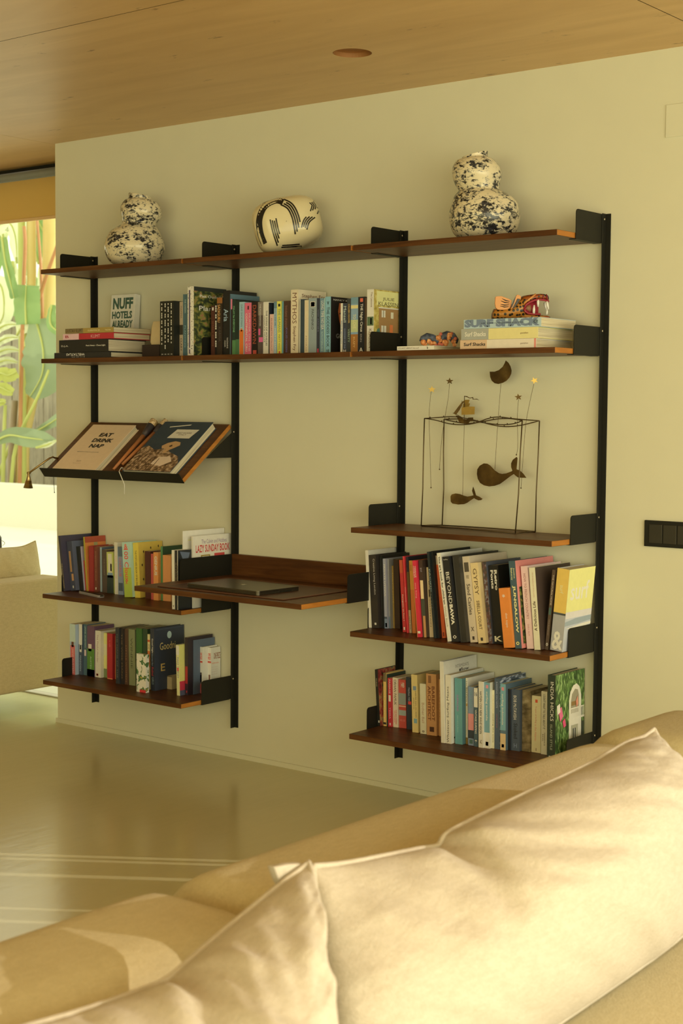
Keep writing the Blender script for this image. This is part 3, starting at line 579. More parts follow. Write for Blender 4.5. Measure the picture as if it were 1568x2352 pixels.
K4 = 0.95
L4 = [
 ('large navy picture book leaning against the end,', (146, 1358, 151, 133.4, 1231), .245, (28, 32, 62), dict(hard=True, side=(34, 38, 76), texts=[('THE GOLDEN COMPASS', .5, .95, .3, .75, (150, 130, 70))])),
 ('dark book with a gold painted figure spine,', (162, 1357, 178.5, 152, 1243.8), .235, (52, 54, 56), dict(hard=True, side=(54, 66, 92), bands=[(.2, .62, (140, 104, 50), .25, .6), (.66, .8, (150, 110, 56), .4, .8), (.9, .95, W_, .45, .65)])),
 ('black slim book beside the gold figure book,', (179, 1357, 187.4, 170.5, 1255), .20, (30, 30, 18), dict(bands=[(.3, .7, (60, 50, 26), .2, .8)])),
 ('grey-lilac book with a plain spine,', (187.6, 1356, 196, 178.5, 1255), .20, (140, 128, 112), dict(hard=True)),
 ('thin short red book,', (196.1, 1357, 198.6, 191.5, 1287.6), .18, (150, 56, 36), dict()),
 ('tall yellow-green book with an orange picture cover,', (198.8, 1358, 203.4, 190.8, 1233.4), .23, (136, 120, 34), dict(side=(160, 96, 36), items=[('P', 0, 1, 0, .11, (130, 56, 28)), ('P', .42, .6, .11, .24, (120, 110, 56))])),
 ('deep red cloth-bound book,', (203.8, 1358, 215.6, 202.6, 1254), .20, (120, 38, 26), dict(hard=True, side=(112, 36, 24))),
 ('brown book with faded spine lettering,', (216.4, 1359, 227.4, 215, 1256), .19, (92, 50, 26), dict(texts=[('ROBINSON CRUSOE', .1, .75, .3, .6, (130, 90, 56))], bands=[(.9, .95, (190, 170, 120), .3, .6)])),
 ('pale blue pair-striped slim book,', (227.7, 1359, 234.8, 225, 1257), .20, (96, 116, 104), dict(bands=[(0, 1, (130, 150, 138), .12, .4), (0, 1, (130, 150, 138), .6, .85)], side=(60, 76, 80))),
 ('dark grey-brown book with a worn spine,', (235.3, 1361, 246, 234, 1262.6), .20, (66, 54, 34), dict(texts=[('THE HOBBIT', .2, .6, .35, .6, (100, 84, 54))])),
 ('lime and black paperback with a small picture,', (246.5, 1362.4, 261.3, 244.4, 1268), .17, (150, 150, 60), dict(bands=[(.04, .5, (190, 176, 110), .2, .8), (.56, 1, (36, 44, 30)), (.5, .62, (90, 116, 110), .1, .9), (.28, .46, (150, 70, 90), .55, .75)])),
 ('pale cream slim book,', (263.5, 1365, 271, 262, 1245.7), .21, (190, 176, 130), dict(texts=[('THE KNIFE OF', .25, .7, .3, .7, (200, 140, 100))])),
 ('faded blue book with red letters,', (271.7, 1366, 283.6, 268.8, 1256), .18, (104, 116, 112), dict(bands=[(.75, .92, (46, 66, 84), .1, .9), (0, .2, (60, 84, 100), .1, 1)], texts=[('CHARLIE', .22, .62, .25, .7, (150, 84, 70))])),
 ('sky-blue and grass-green book with curly red letters,', (286.2, 1371.7, 305.7, 279.7, 1246), .19, (124, 156, 150), dict(hard=True, bands=[(.46, 1, (136, 146, 44))], texts=[('100 Cloux', .12, .72, .2, .72, (180, 60, 40)), ('&', .03, .12, .25, .7, (180, 70, 40), 'h'), ('x', .7, .76, .2, .5, (160, 60, 40), 'h')])),
 ('golden yellow book patterned with black figures,', (309, 1373, 322.5, 303.6, 1246.8), .215, (196, 148, 44), dict(hard=True, side=(190, 144, 50), texts=[('THE POSTCARD BOOK OF BIG DREAMS', .14, .86, .3, .62, (40, 30, 14))], items=[('G', [(x - .02, y), (x + .02, y - .02), (x + .03, y + .02), (x, y + .035)], (40, 26, 12)) for x, y in ((.2, .16), (.5, .1), (.82, .08), (.12, .4), (.3, .33), (.15, .66), (.62, .3), (.9, .28), (.22, .86), (.4, .6))])),
 ('dark maroon book beside the yellow one,', (334, 1375, 346.8, 332.5, 1266), .18, (62, 30, 18), dict(side=(50, 26, 16))),
 ('narrow brick-red book,', (347, 1377, 352.2, 346.4, 1272), .17, (150, 64, 44), dict()),
 ('tan book with bulging white letters,', (352.6, 1378.6, 366.3, 352, 1268.5), .17, (172, 112, 48), dict(texts=[('GENIUS', .08, .48, .25, .8, (206, 184, 130), 'd', .03)])),
 ('leaf-green book with a tall flat spine,', (366.6, 1378.8, 374, 366, 1255), .20, (66, 104, 50), dict(side=(40, 62, 34))),
 ('plain orange-tan book,', (374.2, 1380, 392.3, 373.8, 1275), .17, (176, 116, 56), dict(hard=True)),
 ('thin white comic nearest the desk,', (395.2, 1399, 401.5, 394, 1263.7), .21, (206, 192, 146), dict(texts=[('IT IS', .6, .75, .3, .6, (130, 116, 80)), ('9', .93, .97, .3, .7, (60, 50, 30), 'h')])),
 ('thin black comic between two white ones,', (401.8, 1400, 407, 401.2, 1264.5), .21, (32, 30, 22), dict(texts=[('ATTACKED', .2, .6, .3, .7, (110, 90, 50))])),
 ('white comic with black capitals and a black cover,', (407.4, 1401, 414.6, 407, 1264.8), .215, (206, 192, 146), dict(side=(26, 28, 22), texts=[('THE DAYS ARE PACKED', .25, .84, .25, .75, (24, 22, 14), 'd', .02), ('11', .92, .97, .25, .75, (24, 22, 14), 'h')], items=[('P', .5, 1, .72, 1, (206, 190, 140)), ('G', [(.05, .02), (.2, .3), (.3, .05)], (70, 80, 80)), ('G', [(.4, .02), (.6, .28), (.75, .04)], (60, 72, 74))])),
 ('tall cream album with a yellow and green line,', (400.2, 1393, 405.5, 399.3, 1218.6), .24, (206, 186, 130), dict(y=-.236, side=(204, 186, 130), items=[('P', .12, .48, .12, .128, (196, 176, 60)), ('P', .5, .98, .10, .112, (70, 110, 60)), ('P', .3, .9, .3, .44, (24, 28, 22)), ('T', 'The', .5, .75, .19, .25, (30, 28, 20))])),
 ('floppy pinkish comic album with a red title,', (441, 1397, 444.5, 439.3, 1232), .235, (204, 176, 122), dict(side=(206, 178, 126), items=[('T', 'The Calvin and Hobbes', .22, .88, .055, .115, (110, 86, 84), 0.0), ('T', 'LAZY SUNDAY BOOK', .07, .96, .13, .235, (150, 40, 30), .02), ('P', .2, .44, .27, .5, (120, 100, 34)), ('P', .23, .41, .29, .5, (212, 190, 136)), ('P', .55, .82, .26, .33, (150, 50, 36)), ('P', .56, .66, .33, .5, (196, 160, 60)), ('P', .71, .81, .33, .5, (196, 160, 60)), ('P', .83, .98, .33, .5, (110, 90, 40)), ('P', .85, .96, .35, .5, (206, 180, 120)), ('T', 'Bill Watterson', .45, .75, .86, .9, (190, 110, 80))])),
]
row(ZL4, None, L4, 'on the shelf left of the desk', 'books on the shelf left of the desk', K4)

K5 = 0.85
L5 = [
 ('pastel novel with a pink-dressed figure,', (161, 1548.5, 177, 159.8, 1432.9), .13, (120, 130, 130), dict(bands=[(0, .35, (134, 146, 144)), (.42, 1, (150, 74, 56), .1, .9), (.35, .45, (70, 40, 24), .3, .7)], texts=[('JANE AUSTEN', .48, .96, .3, .7, (190, 120, 90))])),
 ('white-topped navy novel with a portrait oval,', (178, 1549, 190.2, 177.9, 1432.9), .13, (48, 58, 62), dict(bands=[(0, .4, (180, 158, 112)), (.4, .55, (180, 160, 130), .2, .85), (.41, .5, (60, 40, 30), .35, .7)], texts=[('MADDEN', .62, .92, .3, .7, (130, 134, 120))])),
 ('teal novel with a small portrait,', (190.4, 1550, 199.8, 190.2, 1433.5), .13, (46, 74, 80), dict(bands=[(.5, .62, (170, 140, 110), .2, .75)], texts=[('JANE AUSTEN', .04, .45, .3, .6, (130, 150, 140))])),
 ('novel with a purple top and grassy green foot,', (200.3, 1552.5, 216.8, 200.2, 1437), .13, (76, 52, 52), dict(bands=[(.45, 1, (66, 96, 30)), (.36, .5, (190, 150, 120), .15, .6), (.86, 1, (116, 120, 40))], texts=[('AUSTEN', .6, .85, .4, .6, (130, 140, 90))])),
 ('cream-white novel with slender script title,', (218.6, 1555, 234.4, 217, 1448), .13, (214, 184, 140), dict(texts=[('The Playful Murder', .08, .68, .25, .55, (120, 90, 70), 'd', 0.0)], bands=[(.92, .97, (110, 50, 30), .2, .55), (.93, .96, (214, 184, 140), .28, .48)])),
 ('slim yellow-green flowered novel,', (235.6, 1555.5, 245.4, 235.4, 1453), .13, (170, 156, 70), dict(bands=[(.25, .5, (200, 180, 90)), (.8, 1, (90, 96, 44))])),
 ('crimson cloth novel,', (246.2, 1559, 261.2, 246, 1454.3), .13, (134, 34, 28), dict(texts=[('H. LEE', .15, .3, .4, .6, (180, 80, 60))], bands=[(.98, 1, (180, 100, 50))])),
 ('very thin orange book beside the crimson one,', (261.8, 1559.5, 264.6, 261.8, 1460), .12, (176, 106, 40), dict()),
 ('nearly black blue novel with fine lettering,', (266, 1570, 275.4, 265, 1441.4), .14, (34, 36, 30), dict(texts=[('THE NAME OF THE', .1, .9, .3, .6, (80, 80, 60))])),
 ('black novel with worn gold lettering,', (275.8, 1571, 285.2, 275.2, 1442.7), .14, (30, 26, 18), dict(texts=[('THE WISE MANS', .1, .9, .3, .65, (90, 72, 40))])),
 ('dark brown novel with specked lettering,', (285.6, 1572, 294.6, 285, 1444), .14, (62, 42, 22), dict(texts=[('LITTLE WOMEN', .3, .95, .3, .6, (110, 76, 40))])),
 ('sage green cloth book,', (296.6, 1573.6, 311.2, 294.7, 1445), .13, (96, 96, 52), dict(hard=True, texts=[('WINNIE', .15, .7, .3, .6, (60, 62, 34))], side=(80, 82, 44))),
 ('bright green book behind the botanical one,', (313.5, 1577, 327, 312.5, 1442.6), .13, (44, 74, 26), dict(texts=[('H', .66, .72, .2, .7, (150, 150, 90), 'h')])),
 ('dark green book left of the striped one,', (327.4, 1579, 338.5, 327.2, 1444), .13, (36, 52, 26), dict()),
 ('orange and cream striped slim book,', (339.4, 1583, 345, 338.6, 1456.7), .13, (190, 150, 84), dict(bands=[(.3, .6, (180, 90, 36)), (.1, .14, (150, 70, 30))], texts=[('STORY', .18, .28, .2, .8, (90, 60, 30))])),
 ('large navy book with swirling gold title cover,', (347, 1586, 357.5, 344.7, 1443.6), .19, (32, 38, 42), dict(hard=True, side=(34, 40, 46), texts=[('Good Night', .16, .4, .25, .7, W_), ('Stories for', .41, .6, .3, .6, (120, 130, 110)), ('Rebel', .62, .76, .2, .7, (150, 50, 40)), ('GIRLS', .78, .9, .25, .7, (110, 120, 90))], items=[('T', 'Goodni', .18, .7, .24, .36, (170, 140, 70), 0.0), ('G', [(.5 + .075 * math.cos(a), .13 + .06 * math.sin(a)) for a in [i * math.pi / 6 for i in range(12)]], (120, 140, 150)), ('T', 'E', .2, .34, .58, .7, (150, 120, 50)), ('P', .05, .95, .02, .03, (50, 56, 60))])),
 ('tiny cream-spined book tucked at the back,', (382.3, 1582, 394.5, 382.3, 1552), .08, (128, 110, 62), dict(bands=[(0, .06, (70, 56, 30))])),
 ('yellow paperback with stacked coloured letters,', (406.2, 1597.5, 415.4, 403.8, 1481), .11, (196, 176, 84), dict(side=(206, 180, 66), texts=[('MAKE IT MESSY', .24, .66, .25, .8, (60, 80, 90), 'd', .03)], bands=[(.02, .2, (200, 184, 110)), (.45, .52, (190, 60, 40), .2, .8)], items=[('P', 0, 1, .72, .9, (150, 40, 40)), ('P', 0, 1, .9, 1, (50, 56, 80))])),
 ('black and dark red book right of the yellow one,', (422.5, 1596, 436, 422, 1464), .14, (34, 26, 22), dict(bands=[(.5, .8, (120, 30, 24), .1, .9), (.92, .96, (140, 40, 30), .4, .7)])),
 ('dark slate-blue cloth book with an oblique cover,', (439, 1594.5, 443, 436, 1470), .16, (48, 60, 68), dict(hard=True, side=(56, 70, 80))),
 ('white manga with red title, left of its twin,', (457.5, 1592, 470.3, 456.4, 1485.5), .115, (196, 178, 128), dict(texts=[('ONE', .12, .19, .15, .85, (160, 50, 30), 'h', .02), ('PIECE', .2, .27, .1, .9, (160, 50, 30), 'h', .02)], bands=[(.3, .34, (150, 60, 36)), (.55, .8, (60, 48, 34), .2, .75), (.6, .76, (196, 170, 120), .3, .65), (.8, 1, (120, 50, 36))])),
 ('white manga whose cover faces the rail,', (471.7, 1590, 484.6, 471.7, 1486.5), .115, (196, 178, 128), dict(side=(214, 196, 150), texts=[('ONE', .12, .19, .15, .85, (160, 50, 30), 'h', .02), ('PIECE', .2, .27, .1, .9, (160, 50, 30), 'h', .02)], bands=[(.3, .34, (150, 60, 36)), (.6, .78, (90, 60, 40), .25, .75), (.8, 1, (150, 100, 40))], items=[('T', 'ONE PIECE', .28, .96, .12, .26, (110, 66, 34), .02), ('T', 'The Boy Who Came Home', .06, .8, .33, .37, (180, 90, 50)), ('T', 'there once was a pirate', .06, .7, .42, .45, (150, 130, 90), 0.0), ('T', 'king of all the seas who', .06, .7, .47, .5, (150, 130, 90), 0.0), ('T', 'left his treasure for the', .06, .68, .52, .55, (150, 130, 90), 0.0), ('T', 'ones who dare to look', .06, .66, .57, .6, (150, 130, 90), 0.0)])),
]
row(ZL5, None, L5, 'on the lowest left shelf', 'books on the lowest left shelf', K5)
bt = onz(313.5, 1588.5, ZL5); bt2 = onz(338.0, 1591.5, ZL5)
M_BOTAN = ramp_mat('botanical_print', [(0.42, S(206, 190, 140)), (0.52, S(206, 190, 140)), (0.56, S(60, 90, 40)), (0.64, S(40, 70, 30)), (0.70, S(150, 130, 40))], scale=46, detail=2, distortion=0.5)
make_book('small white book with painted green leaves standing in front of the green books', 'books on the lowest left shelf', bt.x, bt.y, ZL5, bt2.x - bt.x, 0.152, 0.018, 0.0, M_BOTAN, bands=[(.93, 1, (150, 40, 30), .35, 1)], k=K5)

R4 = [
 ('tall white book with a bare spine at the row start,', (843.6, 1441.5, 853.3, 835.3, 1264.2), .225, (220, 206, 162), dict(hard=True, side=(206, 194, 150))),
 ('thick black book with a thin grey title line,', (853.8, 1442.7, 873, 846.4, 1275.3), .24, (40, 34, 22), dict(hard=True, texts=[('Creative Living London', .05, .54, .5, .82, (170, 156, 110), 'd', 0.0)], bands=[(.925, .955, (200, 186, 130), .42, .68)])),
 ('slim glossy black book,', (873.4, 1443, 882, 868.8, 1276), .235, (20, 20, 12), dict(hard=True, bands=[(.02, .97, (70, 70, 50), .08, .16)])),
 ('grey book with pale capital title,', (882.5, 1443.6, 891.2, 877, 1283.3), .23, (134, 130, 108), dict(texts=[('PRIVATE UTOPIA', .08, .54, .2, .72, (206, 198, 160))], bands=[(.83, .86, (60, 70, 66)), (.86, 1, (96, 110, 104)), (.92, .98, (30, 30, 24), .3, .9)])),
 ('slim dark grey book,', (891.4, 1443.6, 899, 887.4, 1284), .23, (108, 104, 76), dict(bands=[(.83, 1, (84, 96, 84)), (0, 1, (140, 134, 104), .5, .62)])),
 ('narrow mustard book,', (900.6, 1443, 906.2, 895, 1299.4), .20, (120, 94, 34), dict(texts=[('TOKYO STYLE', .1, .6, .3, .6, (170, 140, 60))])),
 ('dark brown leather-toned book,', (906.6, 1443.5, 918.5, 903, 1285), .22, (50, 34, 16), dict(side=(46, 34, 18))),
 ('brick-red language book with white lettering,', (925, 1452, 932.6, 916.3, 1286.4), .22, (158, 46, 34), dict(texts=[('Portuguese em Foco 1', .48, .84, .25, .7, (222, 196, 150))], bands=[(0, .18, (160, 70, 34)), (.93, .97, (206, 170, 130), .3, .7)])),
 ('bright red slim book,', (934, 1454, 938.8, 924.4, 1278), .22, (194, 50, 42), dict(texts=[('Gastronomia', .4, .6, .3, .7, (230, 150, 120))])),
 ('dark blue-black book with a tan foot,', (939.2, 1454, 945.6, 931, 1279), .22, (30, 34, 36), dict(bands=[(.2, .7, (80, 66, 26)), (.7, 1, (150, 130, 80))], texts=[('QIN SHI', .78, .95, .25, .65, (50, 42, 24))])),
 ('amber yellow book,', (946.3, 1454.5, 955, 937.4, 1287.9), .22, (176, 120, 38), dict(texts=[('Gourmet', .06, .14, .3, .6, (110, 70, 24))], bands=[(.4, 1, (170, 96, 34))])),
 ('crimson book with spaced white capitals,', (959.2, 1464, 968.6, 946.6, 1287.9), .225, (166, 36, 38), dict(texts=[('TERENCE', .07, .22, .55, .85, (226, 190, 160)), ('CONRAN', .07, .22, .12, .42, (226, 190, 160)), ('easy living', .29, .49, .2, .7, (214, 120, 90))], bands=[(.92, .95, (220, 190, 130), .1, .9), (0, 1, (140, 90, 36), -.18, 0.02)])),
 ('dark brown book with a cream lower label,', (969, 1464, 982.6, 959, 1287), .22, (52, 38, 22), dict(bands=[(.26, .5, (180, 158, 92), .1, .9), (.5, .72, (54, 58, 34)), (.72, 1, (150, 110, 52), .35, 1)], texts=[('TE', .1, .15, .3, .75, (130, 120, 96), 'h')])),
 ('tan book with a small black author label,', (983.3, 1463.5, 995.2, 975.5, 1303), .21, (164, 142, 86), dict(texts=[('IRON MOUNTAIN', .2, .85, .35, .6, (70, 56, 30))], bands=[(.32, .42, (40, 34, 20), .3, .65)])),
 ('black-green book with widely spaced letters,', (996.2, 1466.5, 1003.4, 977.2, 1268), .23, (30, 36, 28), dict(texts=[('PACIFIC . . . . .', .2, .65, .3, .75, (130, 140, 110))], hard=True)),
 ('large plain black book,', (1003.8, 1466, 1012.4, 985.5, 1266), .25, (24, 24, 16), dict(hard=True, side=(22, 22, 16))),
 ('terracotta orange book with a picture top,', (1012.9, 1465.5, 1023.2, 996, 1276.5), .22, (182, 82, 34), dict(bands=[(0, .11, (160, 140, 96)), (.93, .98, (120, 50, 24), .25, .7)], texts=[('MOROCCO', .3, .5, .3, .65, (190, 110, 70))])),
 ('white children\'s art book with a black title,', (1027.7, 1474, 1036, 1002.6, 1270.7), .25, (222, 208, 162), dict(hard=True, side=(214, 200, 156), texts=[('The art book for children', .04, .58, .25, .75, (34, 30, 20), 'd', .02), ('White Book', .6, .84, .3, .68, (130, 116, 76))])),
 ('thick black book with very large white capitals,', (1037.8, 1475, 1054.4, 1015.6, 1279.6), .25, (28, 26, 18), dict(hard=True, texts=[('BEYOND', .18, .55, .25, .78, W_, 'd', .005), ('BAWA', .56, .8, .25, .78, W_, 'd', .05), ('Geoffrey', .025, .045, .1, .8, (150, 140, 100), 'h'), ('<>', .92, .965, .25, .8, W_, 'h', .02)])),
 ('thick charcoal book with a bare spine,', (1055.4, 1475.5, 1075.6, 1036, 1276), .24, (40, 36, 22), dict(hard=True, bands=[(.02, .98, (58, 54, 36), .1, .18)])),
 ('cream book with a small picture and italic title,', (1076.7, 1475.5, 1096, 1055.2, 1278.7), .23, (170, 150, 98), dict(hard=True, bands=[(.07, .18, (70, 60, 36), .15, .8), (.93, .97, (50, 40, 24), .35, .65)], texts=[('Sand Castles', .32, .68, .25, .75, (60, 50, 30)), ('x', .82, .87, .25, .75, (90, 76, 46), 'h'), ('TIM STREET', .22, .26, .3, .7, (90, 76, 46), 'h')])),
 ('straw-yellow book with spaced brown letters,', (1098.5, 1478, 1119, 1079.4, 1293.8), .22, (190, 154, 86), dict(hard=True, texts=[('GYPSY', .07, .4, .25, .75, (80, 60, 28), 'd', 0.0), ('SIBELLA COURT', .47, .83, .3, .7, (80, 60, 28))], bands=[(.93, .97, (50, 40, 24), .35, .65)])),
 ('dark floral collage book,', (1119.4, 1478.5, 1132, 1104.3, 1290.8), .23, ramp_mat('collage_print', [(0.36, S(46, 44, 30)), (0.5, S(80, 50, 34)), (0.58, S(100, 100, 80)), (0.66, S(60, 30, 24))], scale=60, detail=4), dict(side=(66, 66, 56))),
 ('black book with two stacked white title words,', (1133, 1479, 1156.6, 1119.4, 1298.9), .23, (22, 20, 12), dict(texts=[('Retro', .06, .32, .55, .85, W_, 'd', .04), ('Fonts', .06, .3, .18, .46, W_, 'd', .04), ('K', .9, .97, .1, .9, (200, 180, 110), 'h', .03)])),
 ('short bright orange book with white script,', (1157, 1488.3, 1179, 1144.8, 1351.7), .17, (186, 104, 34), dict(hard=True, texts=[('don topo', .42, .66, .4, .7, (226, 190, 140), 'd', 0.0), ('*', .1, .16, .3, .6, (230, 180, 120), 'h')])),
 ('teal book with fat yellow capitals,', (1182.8, 1490, 1198.2, 1167.2, 1289), .235, (44, 70, 64), dict(hard=True, side=(170, 100, 70), texts=[('JUNGALOW', .28, .82, .25, .75, (206, 190, 90), 'd', .04), ('Justina', .08, .2, .55, .82, (206, 190, 90)), ('Blakeney', .08, .22, .15, .45, (206, 190, 90)), ('o', .92, .96, .2, .7, (190, 170, 80), 'h', .02)], items=[('P', .05, .95, .3, .95, M_GARDEN)])),
 ('dusty pink book with a narrow brown title,', (1210, 1490.6, 1225.4, 1195.2, 1301), .21, (196, 150, 110), dict(hard=True, texts=[('HOW TO FRENCH COUNTRY', .09, .64, .3, .65, (120, 70, 50), 'd', 0.0), ('SARA SILM', .7, .84, .35, .6, (150, 100, 76))])),
 ('pale butter-yellow book with an ornate upward title,', (1227, 1493, 1245.4, 1214.2, 1304), .22, (208, 174, 110), dict(hard=True, side=(60, 46, 28), texts=[('A Delicious Life', .41, .77, .25, .7, (60, 40, 20), 'u', .015), ('NEW FOOD ENTREPRENEURS', .06, .36, .45, .6, (150, 110, 60), 'u', 0.0)])),
 ('dark brown slim book tilting right,', (1246.6, 1492, 1258.4, 1263.8, 1309.2), .22, (74, 58, 34), dict(hard=True, texts=[('THE NATURAL HOME', .06, .44, .3, .7, (180, 160, 110)), ('HANS BLOMQUIST', .62, .82, .35, .62, (150, 130, 90)), ('<>', .91, .955, .2, .8, (206, 190, 140), 'h', .03)], bands=[(.47, .56, (60, 80, 56), .1, .8)])),
 ('thick yellow-topped surf book with a wave print,', (1262.7, 1495, 1290.5, 1280.2, 1307), .165, (134, 128, 98), dict(hard=True, side=(150, 146, 116), bands=[(0, .535, (184, 146, 54)), (.535, .56, (60, 60, 44), 0, 1)], texts=[('&', .76, .985, .1, .98, (226, 204, 156), 'h', .02), ('surf', .2, .3, .35, .65, (196, 164, 90))],
     items=[('P', 0, 1, 0, .52, (214, 178, 82)), ('T', 'surf', .12, .82, .16, .38, (246, 232, 190), .012), ('P', 0, 1, .52, .6, (170, 158, 120)), ('G', [(0, .64), (.4, .61), (1, .60), (1, .66), (.5, .68), (0, .69)], (120, 124, 100)), ('G', [(.5, .8), (.75, .72), (1, .74), (1, .86), (.6, .88)], (60, 84, 84)), ('G', [(.05, .72), (.6, .69), (1, .68), (1, .71), (.4, .75)], (206, 186, 140))])),
]
row(Z4, None, R4, 'among the leaning design books', 'leaning design books on the right shelf', 1.05)

